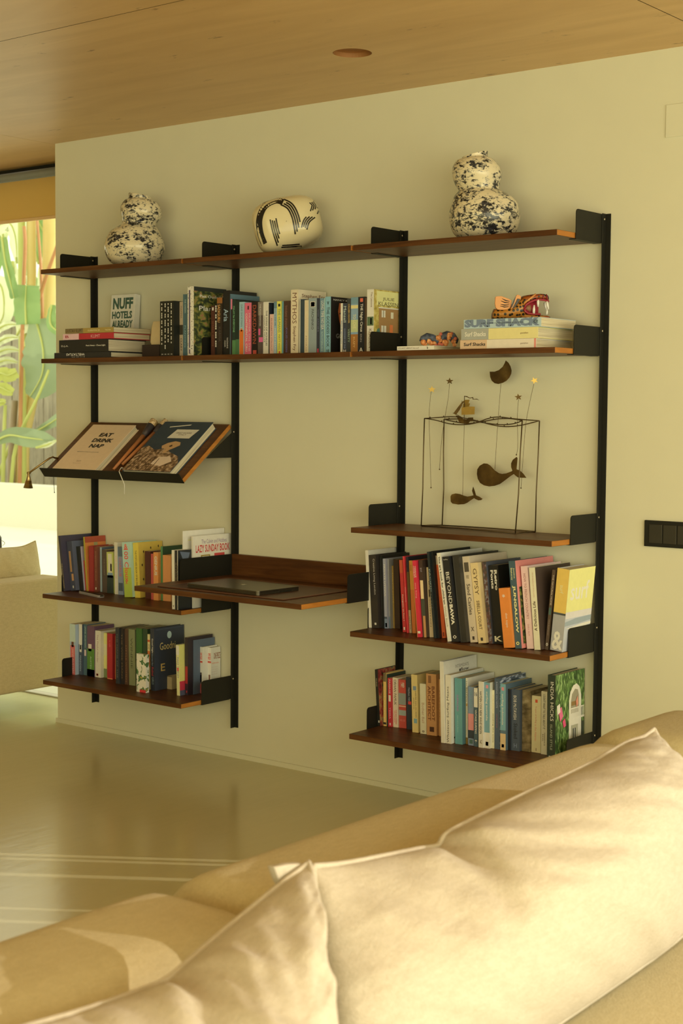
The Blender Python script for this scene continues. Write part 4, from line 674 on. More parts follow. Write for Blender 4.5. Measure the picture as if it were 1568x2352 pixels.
M_WAVE = ramp_mat('wave_photo', [(0.3, S(24, 34, 44)), (0.5, S(56, 74, 84)), (0.62, S(150, 146, 120))], scale=40, detail=5, stretch=(1, 1, 3))
M_PAINT = ramp_mat('painted_cover', [(0.34, S(36, 26, 14)), (0.46, S(120, 40, 28)), (0.55, S(130, 100, 46)), (0.64, S(50, 64, 46))], scale=34, detail=4)
M_PALM = ramp_mat('palm_photo', [(0.30, S(22, 30, 12)), (0.45, S(46, 66, 22)), (0.56, S(84, 108, 40)), (0.68, S(140, 150, 80))], scale=55, detail=6, stretch=(1, 2.5, 0.8), distortion=0.7)
R5 = [
 ('black art book with a painted cover,', (866.5, 1667.6, 873, 860.4, 1538), .235, (26, 24, 14), dict(hard=True, side=M_PAINT, texts=[('THE GRAND', .15, .3, .3, .6, (150, 130, 80))], bands=[(.9, .94, W_, .4, .8)])),
 ('slim gold-spined book with a picture top,', (880.3, 1667.3, 887, 879.8, 1546), .17, (176, 140, 62), dict(bands=[(0, .16, (90, 76, 40)), (.93, .97, (40, 34, 20))], texts=[('ALBERT', .3, .9, .3, .6, (200, 170, 84))])),
 ('thin dark green book,', (887.4, 1668, 890.6, 887, 1549), .17, (34, 46, 30), dict()),
 ('red paperback with white letters and a bird,', (891.2, 1669, 900, 890, 1557.3), .13, (150, 40, 34), dict(texts=[('PASSAGE', .03, .32, .3, .7, (214, 150, 120)), ('TESSA', .6, .84, .3, .7, (206, 120, 100))], bands=[(.35, .48, (206, 180, 150), .2, .75), (.92, .97, (206, 150, 120), .35, .7)])),
 ('cream paperback with bold black capitals,', (902.7, 1670, 914, 900.4, 1556.3), .13, (176, 156, 106), dict(texts=[('ORHAN PAMUK', .04, .55, .25, .75, (34, 28, 18), 'd', .02), ('THE RED-HAIRED', .64, .94, .5, .75, (160, 60, 40)), ('WOMAN', .66, .9, .2, .42, (160, 60, 40))])),
 ('brick-red paperback with sage picture bands,', (916.5, 1671.6, 932.7, 915, 1560.4), .13, (150, 60, 38), dict(bands=[(.28, .52, (110, 112, 82)), (.63, .74, (120, 124, 92)), (.54, .56, (180, 140, 90))], texts=[('HB', .06, .16, .35, .8, (220, 180, 140), 'h'), ('DE LOS', .82, .86, .15, .85, (190, 100, 70), 'h')])),
 ('dark teal-black paperback with a red corner,', (933.9, 1675, 945, 932.4, 1555.3), .13, (36, 42, 38), dict(texts=[('Nathan Hill', .2, .45, .4, .75, (130, 130, 110))], bands=[(.46, .52, (180, 60, 44), .35, 1)])),
 ('sandy paperback with an oval label,', (946.7, 1681.8, 960.2, 944, 1549.2), .13, (196, 150, 76), dict(texts=[('SHEETED SIGN ON VENIN', .28, .74, .6, .8, (70, 56, 30), 'd', 0.0), ('JAMIE KYD', .4, .6, .25, .42, (70, 56, 30), 'd', 0.0)], bands=[(.2, .27, (90, 110, 96), .25, .8), (.76, .84, (80, 124, 120), .3, .85)])),
 ('short cream paperback with faint brown script,', (965, 1685, 979, 963.5, 1570), .13, (190, 166, 108), dict(texts=[('Bother Ball', .38, .78, .3, .7, (140, 110, 66), 'd', 0.0), ('o', .93, .97, .3, .7, (60, 46, 28), 'h', .02)])),
 ('thick brown kraft book with large brown capitals,', (979.8, 1688, 1005, 978.2, 1547), .155, (156, 112, 56), dict(texts=[('BAREFOOT', .2, .76, .55, .85, (92, 50, 22), 'd', .02), ('ARCHITECT', .2, .76, .15, .45, (92, 50, 22), 'd', .02)], bands=[(.86, .94, (60, 36, 18), .3, .75), (.03, .15, (110, 74, 36), .2, .5)])),
 ('narrow kraft-coloured book,', (1005.6, 1690, 1012, 1005, 1560), .15, (164, 122, 62), dict(texts=[('MANUAL', .2, .7, .3, .6, (110, 76, 40))])),
 ('tallest white book rising above the row,', (1012.6, 1706, 1021.4, 1009.4, 1519.2), .235, (206, 194, 150), dict(hard=True, side=(184, 174, 132), items=[('T', 'INTERMEDIATE', .35, .75, .07, .11, (110, 100, 70), 0.0), ('T', 'flow', .5, .75, .12, .16, (34, 30, 20), .01), ('P', .46, .5, .13, .17, (40, 36, 24))])),
 ('white surf book with an upward black title,', (1023.4, 1707.3, 1036, 1022.4, 1549.6), .235, (222, 208, 164), dict(side=(216, 202, 158), texts=[('Whatever Surfing Means', .17, .985, .22, .7, (30, 28, 20), 'u', .02)], bands=[(.02, .12, (180, 168, 124), .15, .7)], items=[('T', '9', .08, .2, .9, .965, (30, 28, 20), .03), ('P', .1, .2, .05, .09, (150, 140, 100))])),
 ('teal-blue book with a pinkish title,', (1045, 1708.4, 1064.3, 1044, 1557.3), .19, (52, 116, 116), dict(side=(40, 86, 84), texts=[('SURFACING', .25, .5, .25, .5, (130, 90, 96)), ('explorations in Nature', .56, .82, .3, .45, (130, 160, 140), 'd', 0.0)])),
 ('slim cream book with a small round emblem,', (1067, 1708.6, 1074, 1066.5, 1557), .175, (196, 176, 110), dict(side=(196, 176, 116), texts=[('No Bad Parts', .05, .36, .25, .75, (70, 64, 36), 'd', 0.0), ('RICHARD SCHWARTZ', .44, .86, .3, .65, (150, 130, 76), 'd', 0.0)], bands=[(.385, .425, (150, 110, 40), .2, .8), (.9, 1, (110, 84, 26))])),
 ('blue-grey book with a salmon block,', (1075, 1711.4, 1087.7, 1074.7, 1576.7), .17, (96, 110, 100), dict(texts=[('ZERO BREAK', .05, .37, .25, .8, (60, 110, 120), 'd', .01)], bands=[(.46, .74, (196, 110, 84)), (.74, .88, (44, 48, 40)), (.9, .97, (60, 80, 56), .2, .8)])),
 ('navy-footed book with a white star,', (1088.4, 1714.5, 1097, 1088, 1579.8), .17, (34, 66, 92), dict(bands=[(0, .33, (200, 190, 146))], texts=[('VINTAGE SURFING', .37, .78, .25, .75, (206, 200, 160)), ('16', .07, .14, .15, .85, (60, 70, 70), 'h'), ('*', .88, .95, .2, .8, (220, 210, 170), 'h', .04)])),
 ('cream book with condensed black capitals,', (1098.6, 1716.8, 1110.3, 1098.6, 1565), .18, (196, 174, 116), dict(texts=[('HAYDEN COX NEW WAVE VISION', .15, .79, .22, .7, (34, 28, 16), 'd', .01), ('AC', .88, .94, .3, .7, (90, 76, 44), 'h')])),
 ('blue surf guide with a cream foot,', (1111, 1718, 1126, 1111.6, 1566.8), .18, (66, 120, 138), dict(bands=[(.76, 1, (200, 184, 118)), (.9, .96, (40, 40, 34), .25, .75), (.04, .09, (200, 110, 90), .25, .7)], texts=[('surfing australia', .14, .58, .2, .65, (220, 214, 180), 'd', .015)], side=(190, 172, 110))),
 ('low cream book with grey and black words,', (1127.2, 1718.5, 1134.6, 1127.2, 1584.6), .17, (190, 166, 104), dict(texts=[('andy martin', .08, .38, .25, .7, (160, 136, 84)), ('stealing the wave', .4, .9, .25, .72, (60, 50, 30))])),
 ('deep blue book with spaced capitals,', (1135.5, 1720, 1147.3, 1134.9, 1557.5), .215, (46, 66, 86), dict(hard=True, side=M_WAVE, texts=[('BARRING ON HATE', .05, .42, .3, .6, (130, 130, 110), 'd', 0.0), ('waves', .5, .7, .35, .55, (110, 70, 64))])),
 ('blue surf guide with a tan foot,', (1148.5, 1722.3, 1163, 1148.5, 1570.5), .185, (66, 124, 144), dict(bands=[(.7, .75, (50, 84, 110)), (.75, 1, (196, 146, 84)), (.91, .96, (50, 40, 30), .25, .7), (.05, .1, (200, 110, 90), .25, .7)], texts=[('surfing indonesia', .15, .62, .2, .62, (220, 214, 180), 'd', .015)], side=(50, 80, 100))),
 ('black book left of the navy surfer biography,', (1164, 1722.5, 1173, 1163.8, 1582.4), .18, (26, 24, 18), dict(side=(36, 46, 52))),
 ('thick navy book with heavy cream capitals,', (1173.3, 1723.3, 1195, 1173.8, 1582.8), .18, (48, 62, 74), dict(hard=True, texts=[('BOB McTAVISH', .1, .49, .25, .62, (206, 196, 156), 'd', .03), ('Stoked', .55, .8, .3, .75, (24, 28, 28), 'd', .01), ('H', .88, .95, .3, .7, (90, 100, 100), 'h')])),
 ('thick olive-brown photo-spined book,', (1195.5, 1724.4, 1218.4, 1196.6, 1584.6), .17, ramp_mat('sepia_photo', [(0.35, S(64, 52, 24)), (0.55, S(104, 88, 46)), (0.7, S(130, 112, 64))], scale=26, detail=5, stretch=(1, 1, 2)), dict(texts=[('TOM BLAKE', .22, .36, .4, .6, (60, 50, 26))])),
 ('cream paperback with a red dot,', (1218.8, 1727, 1240.8, 1219.4, 1597), .14, (192, 160, 98), dict(texts=[('Tropics of Surfing', .18, .48, .35, .55, (150, 84, 50), 'd', 0.0), ('in the Atlantic', .5, .8, .35, .55, (170, 100, 60), 'd', 0.0), ('I', .92, .97, .48, .54, (80, 60, 30), 'h')], bands=[(.065, .12, (170, 70, 34), .38, .64)])),
 ('cream paperback with a blunt black title,', (1241.7, 1732, 1255.2, 1243, 1587.4), .14, (196, 172, 110), dict(texts=[("I DON'T WANT TO TALK ABOUT IT", .05, .6, .3, .68, (60, 56, 34), 'd', .01), ('TERRENCE', .65, .86, .5, .7, (90, 76, 44)), ('REAL', .68, .8, .22, .4, (90, 76, 44))])),
 ('big glossy book with a palm-framed white veranda cover,', (1256.2, 1745, 1274.5, 1257.8, 1550), .232, (34, 40, 22), dict(hard=True, side=M_PALM, texts=[('INDIA HICKS', .08, .54, .35, .75, (190, 186, 140), 'd', 0.0), ('ISLAND STYLE', .58, .88, .35, .62, (130, 130, 84), 'd', 0.0), ('R', .95, .985, .2, .6, (200, 196, 160), 'h')],
     items=[('G', [(.46, .88), (.46, .34), (.5, .24), (.6, .17), (.72, .155), (.82, .2), (.88, .3), (.9, .88)], (196, 186, 136)), ('G', [(.52, .5), (.52, .36), (.56, .27), (.66, .215), (.76, .23), (.8, .3), (.8, .5)], (120, 110, 70)), ('P', .54, .76, .36, .41, (110, 84, 36)), ('P', .8, .85, .24, .9, (206, 198, 150)), ('P', .5, .98, .435, .45, (214, 206, 160))] + [('P', .51 + i * .043, .532 + i * .043, .45, .55, (210, 202, 156)) for i in range(11)] + [('P', .5, .98, .55, .575, (214, 206, 160)), ('P', .54, .76, .64, .9, (136, 128, 84)), ('P', .58, .68, .68, .84, (46, 46, 30)), ('P', .885, .97, .62, .86, (46, 50, 30)), ('P', .62, .64, .68, .84, (190, 184, 140)), ('G', [(.68, .36), (.74, .3), (.76, .4), (.7, .44)], (176, 110, 70)), ('G', [(.08, .42), (.18, .38), (.24, .5), (.14, .56)], (196, 80, 84)), ('G', [(.22, .56), (.3, .53), (.34, .62), (.26, .64)], (190, 60, 70)), ('G', [(.02, .36), (.12, .34), (.14, .44), (.04, .47)], (216, 200, 170)), ('T', 'IN', .12, .28, .925, .975, (206, 200, 160), 0.0)])),
]
row(Z5, None, R5, 'on the lowest right shelf', 'books on the lowest right shelf', 0.97)
# ------------------------------------------------------------------ books lying flat (spine towards the room)
def flat_book(label, x0, x1, y, z, t, d, col, group, texts=(), bands=(), hard=True, k=1.0, pages=None, rz=0.0):
    """local: x along the spine, y into the shelf, z up; the right-hand face shows the page edges"""
    r = thing('book', label, 'book', (x0, y, z + 0.0003), (0, 0, rz), group)
    w_ = x1 - x0; m = col if not isinstance(col, tuple) else P(*col, k, rough=0.42); c = 0.0025 if hard else 0.001; i = 0.004 if hard else 0.0008
    bm = bmesh.new(); box(bm, 0, w_, 0, c, 0, t); box(bm, 0, w_, c, d, 0, c); box(bm, 0, w_, c, d, t - c, t)
    obj('cover', bm, m, r)
    bx('page_block', (i, w_ - i, c, d - i, c + 0.0001, t - c - 0.0001), pages or PAGE_F, r)
    for a, b, rgb in bands:
        bm = bmesh.new(); quad(bm, Vector((w_ * a, -0.0003, 0)), Vector((w_ * (b - a), 0, 0)), Vector((0, 0, t))); obj('spine_panel', bm, P(*rgb, k), r)
    for ti, tx in enumerate(texts):
        s, a, b, z0, z1, rgb = tx[:6]; bold = tx[6] if len(tx) > 6 else 0.012; flip = len(tx) > 7; yo = -.0006 - .0003 * ti
        if flip: text(r, s, (w_ * b, yo, t * z1), (-1, 0, 0), (0, 0, -1), w_ * (b - a), t * (z1 - z0), P(*rgb, k), 'spine_lettering', bold)
        else: text(r, s, (w_ * a, yo, t * z0), (1, 0, 0), (0, 0, 1), w_ * (b - a), t * (z1 - z0), P(*rgb, k), 'spine_lettering', bold)
    return r
def pages_flat():
    m, nt, b = new_mat('page_edges_flat')
    tc = nt.nodes.new('ShaderNodeTexCoord'); wv = nt.nodes.new('ShaderNodeTexNoise'); mp = nt.nodes.new('ShaderNodeMapping'); mp.inputs['Scale'].default_value = (3, 3, 500)
    nt.links.new(tc.outputs['Object'], mp.inputs['Vector']); nt.links.new(mp.outputs['Vector'], wv.inputs['Vector']); wv.inputs['Scale'].default_value = 1.0
    cr = nt.nodes.new('ShaderNodeValToRGB'); cr.color_ramp.elements[0].color = (0.55, 0.48, 0.34, 1); cr.color_ramp.elements[1].color = (0.82, 0.76, 0.60, 1)
    cr.color_ramp.elements[0].position = 0.38; cr.color_ramp.elements[1].position = 0.62
    nt.links.new(wv.outputs['Fac'], cr.inputs['Fac']); nt.links.new(cr.outputs['Color'], b.inputs['Base Color']); b.inputs['Roughness'].default_value = 0.9
    return m
PAGE_F = pages_flat()
def zat(u, v, y): return ony(u, v, y).z
g = 'books in the flat stack on the left'
YF = -0.285
def fx(u, v, y=YF): return ony(u, v, y).x
T1 = 0.0222; T2 = 0.0490; T3 = 0.0235; T4 = 0.0200
zz = Z2 + 0.0002
flat_book('black atlas with an upside-down title, bottom of the flat stack', fx(124.6, 815), fx(254, 815), YF, zz, T1, 0.21, (28, 26, 18), g, texts=[('WELTATLAS', .22, .55, .42, .85, (170, 160, 120), .02, 1), ('DER', .3, .55, .12, .28, (120, 112, 80), .0, 1)]); zz += T1 + .0008
flat_book('thickest black book in the flat stack, with small white words', fx(135.6, 795), fx(247.9, 795), YF, zz, T2, 0.205, (24, 22, 14), g, texts=[('Peck Heavy - Chaos Light', .56, .95, .42, .58, (190, 180, 140)), ('D.J.A.', .05, .2, .42, .58, (190, 180, 140))]); zz += T2 + .0008
flat_book('red art book with a cream end, third up in the flat stack', fx(143.8, 774), fx(259.8, 774), YF + .002, zz, T3, 0.2, (140, 34, 30), g, texts=[('KLIMT', .56, .74, .25, .75, (206, 130, 100)), ('B', .05, .12, .3, .75, (130, 40, 36))], bands=[(0, .32, (196, 140, 110))]); zz += T3 + .0008
flat_book('olive-gold paperback on top of the flat stack', fx(148.9, 762), fx(259.8, 762), YF + .002, zz, T4, 0.198, (110, 92, 44), g, hard=False, texts=[('GUSTAV KLIMT', .01, .37, .2, .9, (60, 48, 22), .02), ('CELEBRATION 150', .47, .72, .35, .65, (180, 160, 90)), ('TASCHEN', .83, .95, .35, .65, (180, 160, 90))], bands=[(.38, 1, (130, 106, 40))])
ZSTACK = zz + T4
# cream hotel book facing out behind the stack
xl = ony(248.4, 700, -0.055).x; xr = ony(303, 700, -0.055).x; zt = ony(260, 676.5, -0.055).z
r = thing('book', 'cream book with hand-painted green capitals facing out behind the flat stack', 'book', (xl, -0.055, Z2 + .0004), (math.radians(-4), 0, 0))
w_, h_, t_ = xr - xl, zt - Z2, 0.03
bx('cover', (0, w_, 0, t_, 0, h_), P(190, 168, 116), r, bev=0.0012)
MG = P(34, 70, 44)
for s, z0, z1, x0, x1 in (('NUFF', .775, .95, .09, .93), ('HOTELS', .63, .745, .07, .91), ('ALREADY', .49, .605, .08, .95)):
    text(r, s, (w_ * x0, -0.0006, h_ * z0), (1, 0, 0), (0, 0, 1), w_ * (x1 - x0), h_ * (z1 - z0), MG, 'cover_lettering', 0.045)
# cream faceted piece on a dark block
xa, xb = ony(326, 800, -.12).x, ony(366, 800, -.12).x
r = thing('ornament', 'cream faceted stone piece standing on a dark block beside the black boxed set', 'ornament', ((xa + xb) / 2, -.09, Z2 + .0004))
hw = (xb - xa) / 2; hz = ony(345, 792, -.12).z - Z2; ht = ony(345, 738, -.12).z - Z2
bx('dark_block', (-hw, hw, -.03, .05, 0, hz), P(44, 32, 18), r, bev=.002)
bm = bmesh.new(); rings = []
for zf, sx, sy, ox in ((0, .72, .8, .2), (.12, .78, .9, .18), (.75, .70, .8, .22), (1, .62, .7, .28)):
    rings.append([bm.verts.new((hw * (ox + sx * a), .01 + .03 * sy * b_, hz + .0004 + (ht - hz) * zf)) for a, b_ in ((-1, -.5), (-.6, -1), (.7, -1), (1, -.4), (1, .6), (-.7, .9))])
for i in range(3):
    for j in range(6): bm.faces.new((rings[i][j], rings[i][(j + 1) % 6], rings[i + 1][(j + 1) % 6], rings[i + 1][j]))
bm.faces.new(list(reversed(rings[0]))); bm.faces.new(rings[-1]); bevel(bm, .0015, 1)
obj('faceted_piece', bm, P(172, 148, 84, rough=.7), r)

g = 'surf books lying flat under the jaguar head'
YS_ = -0.283; zz = Z2 + .0002
t1 = ony(1100, 778, YS_).z; 
x0, x1 = ony(1056.5, 790, YS_).x, ony(1230.6, 790, YS_).x
TA = ony(1057, 781.5, YS_).z - Z2; TB = ony(1058, 755.6, YS_).z - ony(1057, 781.0, YS_).z; TC = ony(1064, 733, YS_).z - ony(1062, 754.4, YS_).z
flat_book('cream surf book with a tan spine end, bottom of the right-hand stack', x0, x1, YS_, zz, TA - .0006, .222, (186, 160, 110), g, bands=[(0, .36, (166, 136, 84)), (.975, 1, (170, 104, 70))], texts=[('Surf Shacks', .05, .34, .32, .7, (34, 30, 20), .025), ('gestalten', .8, .9, .38, .58, (110, 90, 60))]); zz += TA
flat_book('surf book with a grey-green and yellow spine, middle of the right-hand stack', x0 + .003, x1 + .005, YS_ + .001, zz, TB - .0006, .225, (190, 160, 84), g, bands=[(0, .365, (128, 124, 88))], texts=[('Surf Shacks', .05, .33, .3, .72, (214, 200, 156), .025), ('gestalten', .78, .88, .38, .58, (120, 96, 50))]); zz += TB
x0c, x1c = ony(1064, 745, YS_).x, ony(1241.5, 740, YS_).x
flat_book('pale blue surf book with huge slate letters under the jaguar head', x0c, x1c, YS_ + .002, zz, TC - .0006, .215, (138, 148, 128), g, hard=False, texts=[('SURF SHACK', .01, .985, .12, .99, (84, 98, 98), .07), ('SURF SHACK // Laid Back Living by the Water', .23, .79, .46, .6, (34, 40, 34), .02), ('@', .905, .965, .36, .78, (34, 40, 34), .01)]); zz += TC
ZSURF = zz
yb = -0.286
flat_book('thin cream booklet lying flat beside the surf books', ony(911.5, 803, yb).x, ony(998, 800, yb).x, yb, Z2 + .0002, .0135, .19, (196, 174, 120), 'thin books', hard=False, texts=[("IT'S NOT ABOUT the surf", .04, .6, .35, .7, (90, 76, 50), 0.0), ('b', .82, .85, .25, .8, (60, 46, 26))], rz=-.03)

# ------------------------------------------------------------------ speckled gourd vases
def splatter(name, seed, dens):
    m, nt, b = new_mat(name)
    tc = nt.nodes.new('ShaderNodeTexCoord'); mp = nt.nodes.new('ShaderNodeMapping'); mp.inputs['Location'].default_value = (seed, seed * .7, 0); mp.inputs['Scale'].default_value = (1.0, 1.0, 1.7); mp.inputs['Rotation'].default_value = (0.3, 0.35, 0)
    nt.links.new(tc.outputs['Object'], mp.inputs['Vector'])
    n1 = nt.nodes.new('ShaderNodeTexNoise'); n1.inputs['Scale'].default_value = 58; n1.inputs['Detail'].default_value = 6; n1.inputs['Roughness'].default_value = .72; n1.inputs['Distortion'].default_value = .35
    n2 = nt.nodes.new('ShaderNodeTexNoise'); n2.inputs['Scale'].default_value = 16; n2.inputs['Detail'].default_value = 2
    n3 = nt.nodes.new('ShaderNodeTexNoise'); n3.inputs['Scale'].default_value = 60; n3.inputs['Detail'].default_value = 5
    for n in (n1, n2, n3): nt.links.new(mp.outputs['Vector'], n.inputs['Vector'])
    ad = nt.nodes.new('ShaderNodeMath'); ad.operation = 'MULTIPLY_ADD'; ad.inputs[1].default_value = .45; nt.links.new(n2.outputs['Fac'], ad.inputs[0]); nt.links.new(n1.outputs['Fac'], ad.inputs[2])
    cr = nt.nodes.new('ShaderNodeValToRGB'); e = cr.color_ramp.elements
    e[0].position = dens; e[0].color = (0, 0, 0, 1); e[1].position = dens + .018; e[1].color = (1, 1, 1, 1); nt.links.new(ad.outputs[0], cr.inputs['Fac'])
    cb = nt.nodes.new('ShaderNodeValToRGB'); e = cb.color_ramp.elements
    e[0].position = .35; e[0].color = (.010, .010, .012, 1); e[1].position = .75; e[1].color = (.05, .052, .070, 1); nt.links.new(n3.outputs['Fac'], cb.inputs['Fac'])
    # soft grey-blue wash where glaze thinned
    cw = nt.nodes.new('ShaderNodeValToRGB'); e = cw.color_ramp.elements
    e[0].position = dens - .07; e[0].color = (.78, .70, .52, 1); e[1].position = dens; e[1].color = (.46, .44, .37, 1); nt.links.new(ad.outputs[0], cw.inputs['Fac'])
    mx = nt.nodes.new('ShaderNodeMix'); mx.data_type = 'RGBA'; nt.links.new(cr.outputs['Color'], mx.inputs['Factor']); nt.links.new(cw.outputs['Color'], mx.inputs['A']); nt.links.new(cb.outputs['Color'], mx.inputs['B'])
    nt.links.new(mx.outputs['Result'], b.inputs['Base Color']); b.inputs['Roughness'].default_value = .16; b.inputs['Specular IOR Level'].default_value = .5
    return m
def smooth_prof(ctrl, n=60):
    out = []
    for i in range(n):
        f = i / (n - 1) * (len(ctrl) - 1); j = min(int(f), len(ctrl) - 2); t = f - j
        p = [ctrl[max(j - 1, 0)], ctrl[j], ctrl[j + 1], ctrl[min(j + 2, len(ctrl) - 1)]]
        q = []
        for a in range(2):
            p0, p1, p2, p3 = (pp[a] for pp in p)
            q.append(.5 * (2 * p1 + (p2 - p0) * t + (2 * p0 - 5 * p1 + 4 * p2 - p3) * t * t + (3 * p1 - p0 - 3 * p2 + p3) * t ** 3))
        out.append((max(q[0], .002), q[1]))
    return out
def gourd(label, base, ctrl, axis, mat, rim_tilt, rot):
    """ctrl in metres (radius, height); the upper bulb sits off the lower one's axis"""
    v = thing('gourd_vase', label, 'vase', base, rot, 'speckled gourd vases')
    bm = bmesh.new(); pr = smooth_prof(ctrl); top = pr[-1][1]
    inner = [(r - .006, z) for r, z in reversed(pr[-9:])]; inner += [(inner[-1][0] * .5, inner[-1][1] - .01), (.002, inner[-1][1] - .012)]
    lathe(bm, [(.002, 0)] + pr + inner, 48, axis=axis, cap=False)
    for vv in bm.verts:
        f = max(0, (vv.co.z - top * .9) / (top * .1)); vv.co.z += f * rim_tilt * vv.co.x
        vv.co += Vector((noise.noise(vv.co * 14 + Vector((3, base[0] * 5, 1))), noise.noise(vv.co * 14 + Vector((9, 2, base[0]))), 0)) * .0035
    obj('body', bm, mat, v, True)
    bm = bmesh.new(); lathe(bm, [(ctrl[0][0] * .9, -.0045), (ctrl[0][0] * .95, .002)], 32); obj('foot', bm, P(40, 34, 22), v, True)
    return v
YV = -0.155
def vase_from_px(label, cx, vb, px2, ctrl_px, axis_px, mat, tilt, rot=(0, 0, 0)):
    sc = 1.0 / px2
    b = ony(cx, vb, YV)
    ctrl = [(r * sc, z * sc) for r, z in ctrl_px]
    ax = [(z * sc, o * sc) for z, o in axis_px]
    def axis(z):
        for (z0, o0), (z1, o1) in zip(ax, ax[1:]):
            if z <= z1:
                t = max(0, min(1, (z - z0) / (z1 - z0))); t = t * t * (3 - 2 * t); return (o0 + (o1 - o0) * t, 0)
        return (ax[-1][1], 0)
    return gourd(label, (b.x, YV, Z1 + .005), ctrl, axis, mat, tilt, (0, 0, YAW))
def pxm(y, u=784): return 1 / ((ony(u, 600, y) - ony(u, 601, y)).length)
s1 = pxm(YV, 307); s3 = pxm(YV, 1110)
vase_from_px('smaller speckled gourd vase on the left of the top shelf', 309, 606, s1, [(42, 0), (60, 12), (69, 36), (67, 56), (57, 78), (44, 90), (39, 97), (44, 108), (47, 122), (45, 137), (36, 149), (27, 153), (27, 162), (26, 164)], [(0, 0), (70, 0), (115, 16), (160, 12)], splatter('blue_black_splatter_a', 3.1, .77), -.16)
vase_from_px('larger speckled gourd vase on the right of the top shelf', 1112, 549, s3, [(52, 0), (72, 14), (82, 44), (79, 72), (68, 94), (54, 106), (48, 112), (52, 126), (57, 145), (54, 165), (42, 181), (30, 187), (30, 197), (29, 199)], [(0, 0), (80, 0), (130, -19), (200, -24)], splatter('blue_black_splatter_b', 8.4, .755), .24)

# ------------------------------------------------------------------ rounded pot lying on its side, brush strokes
pc = ony(660, 517, YV); sp = pxm(YV, 660)
pot = thing('ceramic_pot', 'cream rounded pot tipped over with black brush strokes, middle of the top shelf', 'pot', (pc.x, YV, Z1 + .0005), (0, 0, YAW))
A_, B_, C_ = 79 / sp, 70 / sp, 63 / sp
TILT = Matrix.Rotation(math.radians(-15), 3, 'Y'); PC = Vector((0, 0, 62 / sp))
def potp(th, ph, off=0.0):                     # superellipsoid drum, th round the y axis, ph towards the viewer
    def sg(a, e): return math.copysign(abs(a) ** e, a)
    e1, e2 = .70, .58
    c, s_ = math.cos(ph), math.sin(ph)
    p = Vector(((A_ + off) * sg(c, e1) * sg(math.cos(th), e2), -(B_ + off) * sg(s_, e1), (C_ + off) * sg(c, e1) * sg(math.sin(th), e2)))
    taper = 1.0 - .10 * max(0, p.x / A_)
    p.z *= taper
    return PC + TILT @ p
bm = bmesh.new(); nu, nv = 64, 32; gridv = []
for j in range(nv + 1):
    ph = -math.pi / 2 + math.pi * j / nv
    gridv.append([bm.verts.new(potp(2 * math.pi * i / nu, ph * .999)) for i in range(nu)])
for j in range(nv):
    for i in range(nu): bm.faces.new((gridv[j][i], gridv[j][(i + 1) % nu], gridv[j + 1][(i + 1) % nu], gridv[j + 1][i]))
zmin = min(v.co.z for v in bm.verts)
M_GLAZE = plain((.78, .70, .47), rough=.12, vary=.04, scale=20, name='cream_glaze')
PC.z -= zmin - .0005
for v in bm.verts: v.co.z -= zmin - .0005
obj('body', bm, M_GLAZE, pot, True)
M_BRUSH = plain((.02, .018, .016), rough=.15, vary=.2, scale=90, name='black_glaze_stroke')
def front_hit(px_, pz_):
    """surface point of the pot's viewer side above plan position (x, z) in pot pixels from its centre"""
    q = TILT.inverted() @ Vector((px_ / sp, 0, pz_ / sp)); x, z = q.x, q.z / (1.0 - .10 * max(0, q.x / A_))
    best = None
    lo, hi = 0.0, B_
    def inside(y):
        e1, e2 = .70, .58
        a = (abs(x) / A_) ** (2 / e2) + (abs(z) / C_) ** (2 / e2)
        return a ** (e2 / e1) + (abs(y) / B_) ** (2 / e1) <= 1
    if not inside(0): return None
    for _ in range(30):
        m_ = (lo + hi) / 2
        if inside(m_): lo = m_
        else: hi = m_
    return PC + TILT @ Vector((x, -lo - .0006, z * (1.0 - .10 * max(0, x / A_))))
def stroke(pts, wd, lines=0):
    """ribbon of glaze along pts (pot pixels), optional dry-brush splits near its end"""
    bm = bmesh.new(); n = 26; P2 = smooth_xy(pts, n)
    tracks = [(-.5, .5, 0, 1)] if not lines else [(-.5 + i / lines + .02, -.5 + (i + .78) / lines, (0.05 * ((i * 7) % 3)), 1 - .12 * ((i * 5) % 4)) for i in range(lines)]
    for a, b_, f0, f1 in tracks:
        prev = None
        for i in range(n):
            f = i / (n - 1)
            if f < f0 or f > f1: prev = None; continue
            x, y = P2[i]; x2, y2 = P2[min(i + 1, n - 1)]; x0, y0 = P2[max(i - 1, 0)]
            tx, ty = x2 - x0, y2 - y0; l = math.hypot(tx, ty) or 1; nx, ny = -ty / l, tx / l
            w0 = wd * (1.0 if not lines else 1.0)
            cur = []
            for c in (a, (a + b_) / 2, b_):
                h = front_hit(x + nx * w0 * c, y + ny * w0 * c); cur.append(h)
            if None in cur: prev = None; continue
            cur = [bm.verts.new(h) for h in cur]
            if prev: bm.faces.new((prev[0], cur[0], cur[1], prev[1])); bm.faces.new((prev[1], cur[1], cur[2], prev[2]))
            prev = cur
    if bm.verts: obj('brush_stroke', bm, M_BRUSH, pot, True)
def smooth_xy(pts, n):
    out = []
    for i in range(n):
        f = i / (n - 1) * (len(pts) - 1); j = min(int(f), len(pts) - 2); t = f - j
        p = [pts[max(j - 1, 0)], pts[j], pts[j + 1], pts[min(j + 2, len(pts) - 1)]]
        out.append(tuple(.5 * (2 * p[1][a] + (p[2][a] - p[0][a]) * t + (2 * p[0][a] - 5 * p[1][a] + 4 * p[2][a] - p[3][a]) * t * t + (3 * p[1][a] - p[0][a] - 3 * p[2][a] + p[3][a]) * t ** 3) for a in range(2)))
    return out
stroke([(-51, -50), (-60, -25), (-62, 5), (-50, 34), (-26, 48), (-8, 44)], 15)
stroke([(-10, 45), (8, 34), (20, 12), (26, -14), (28, -28)], 20, 4)
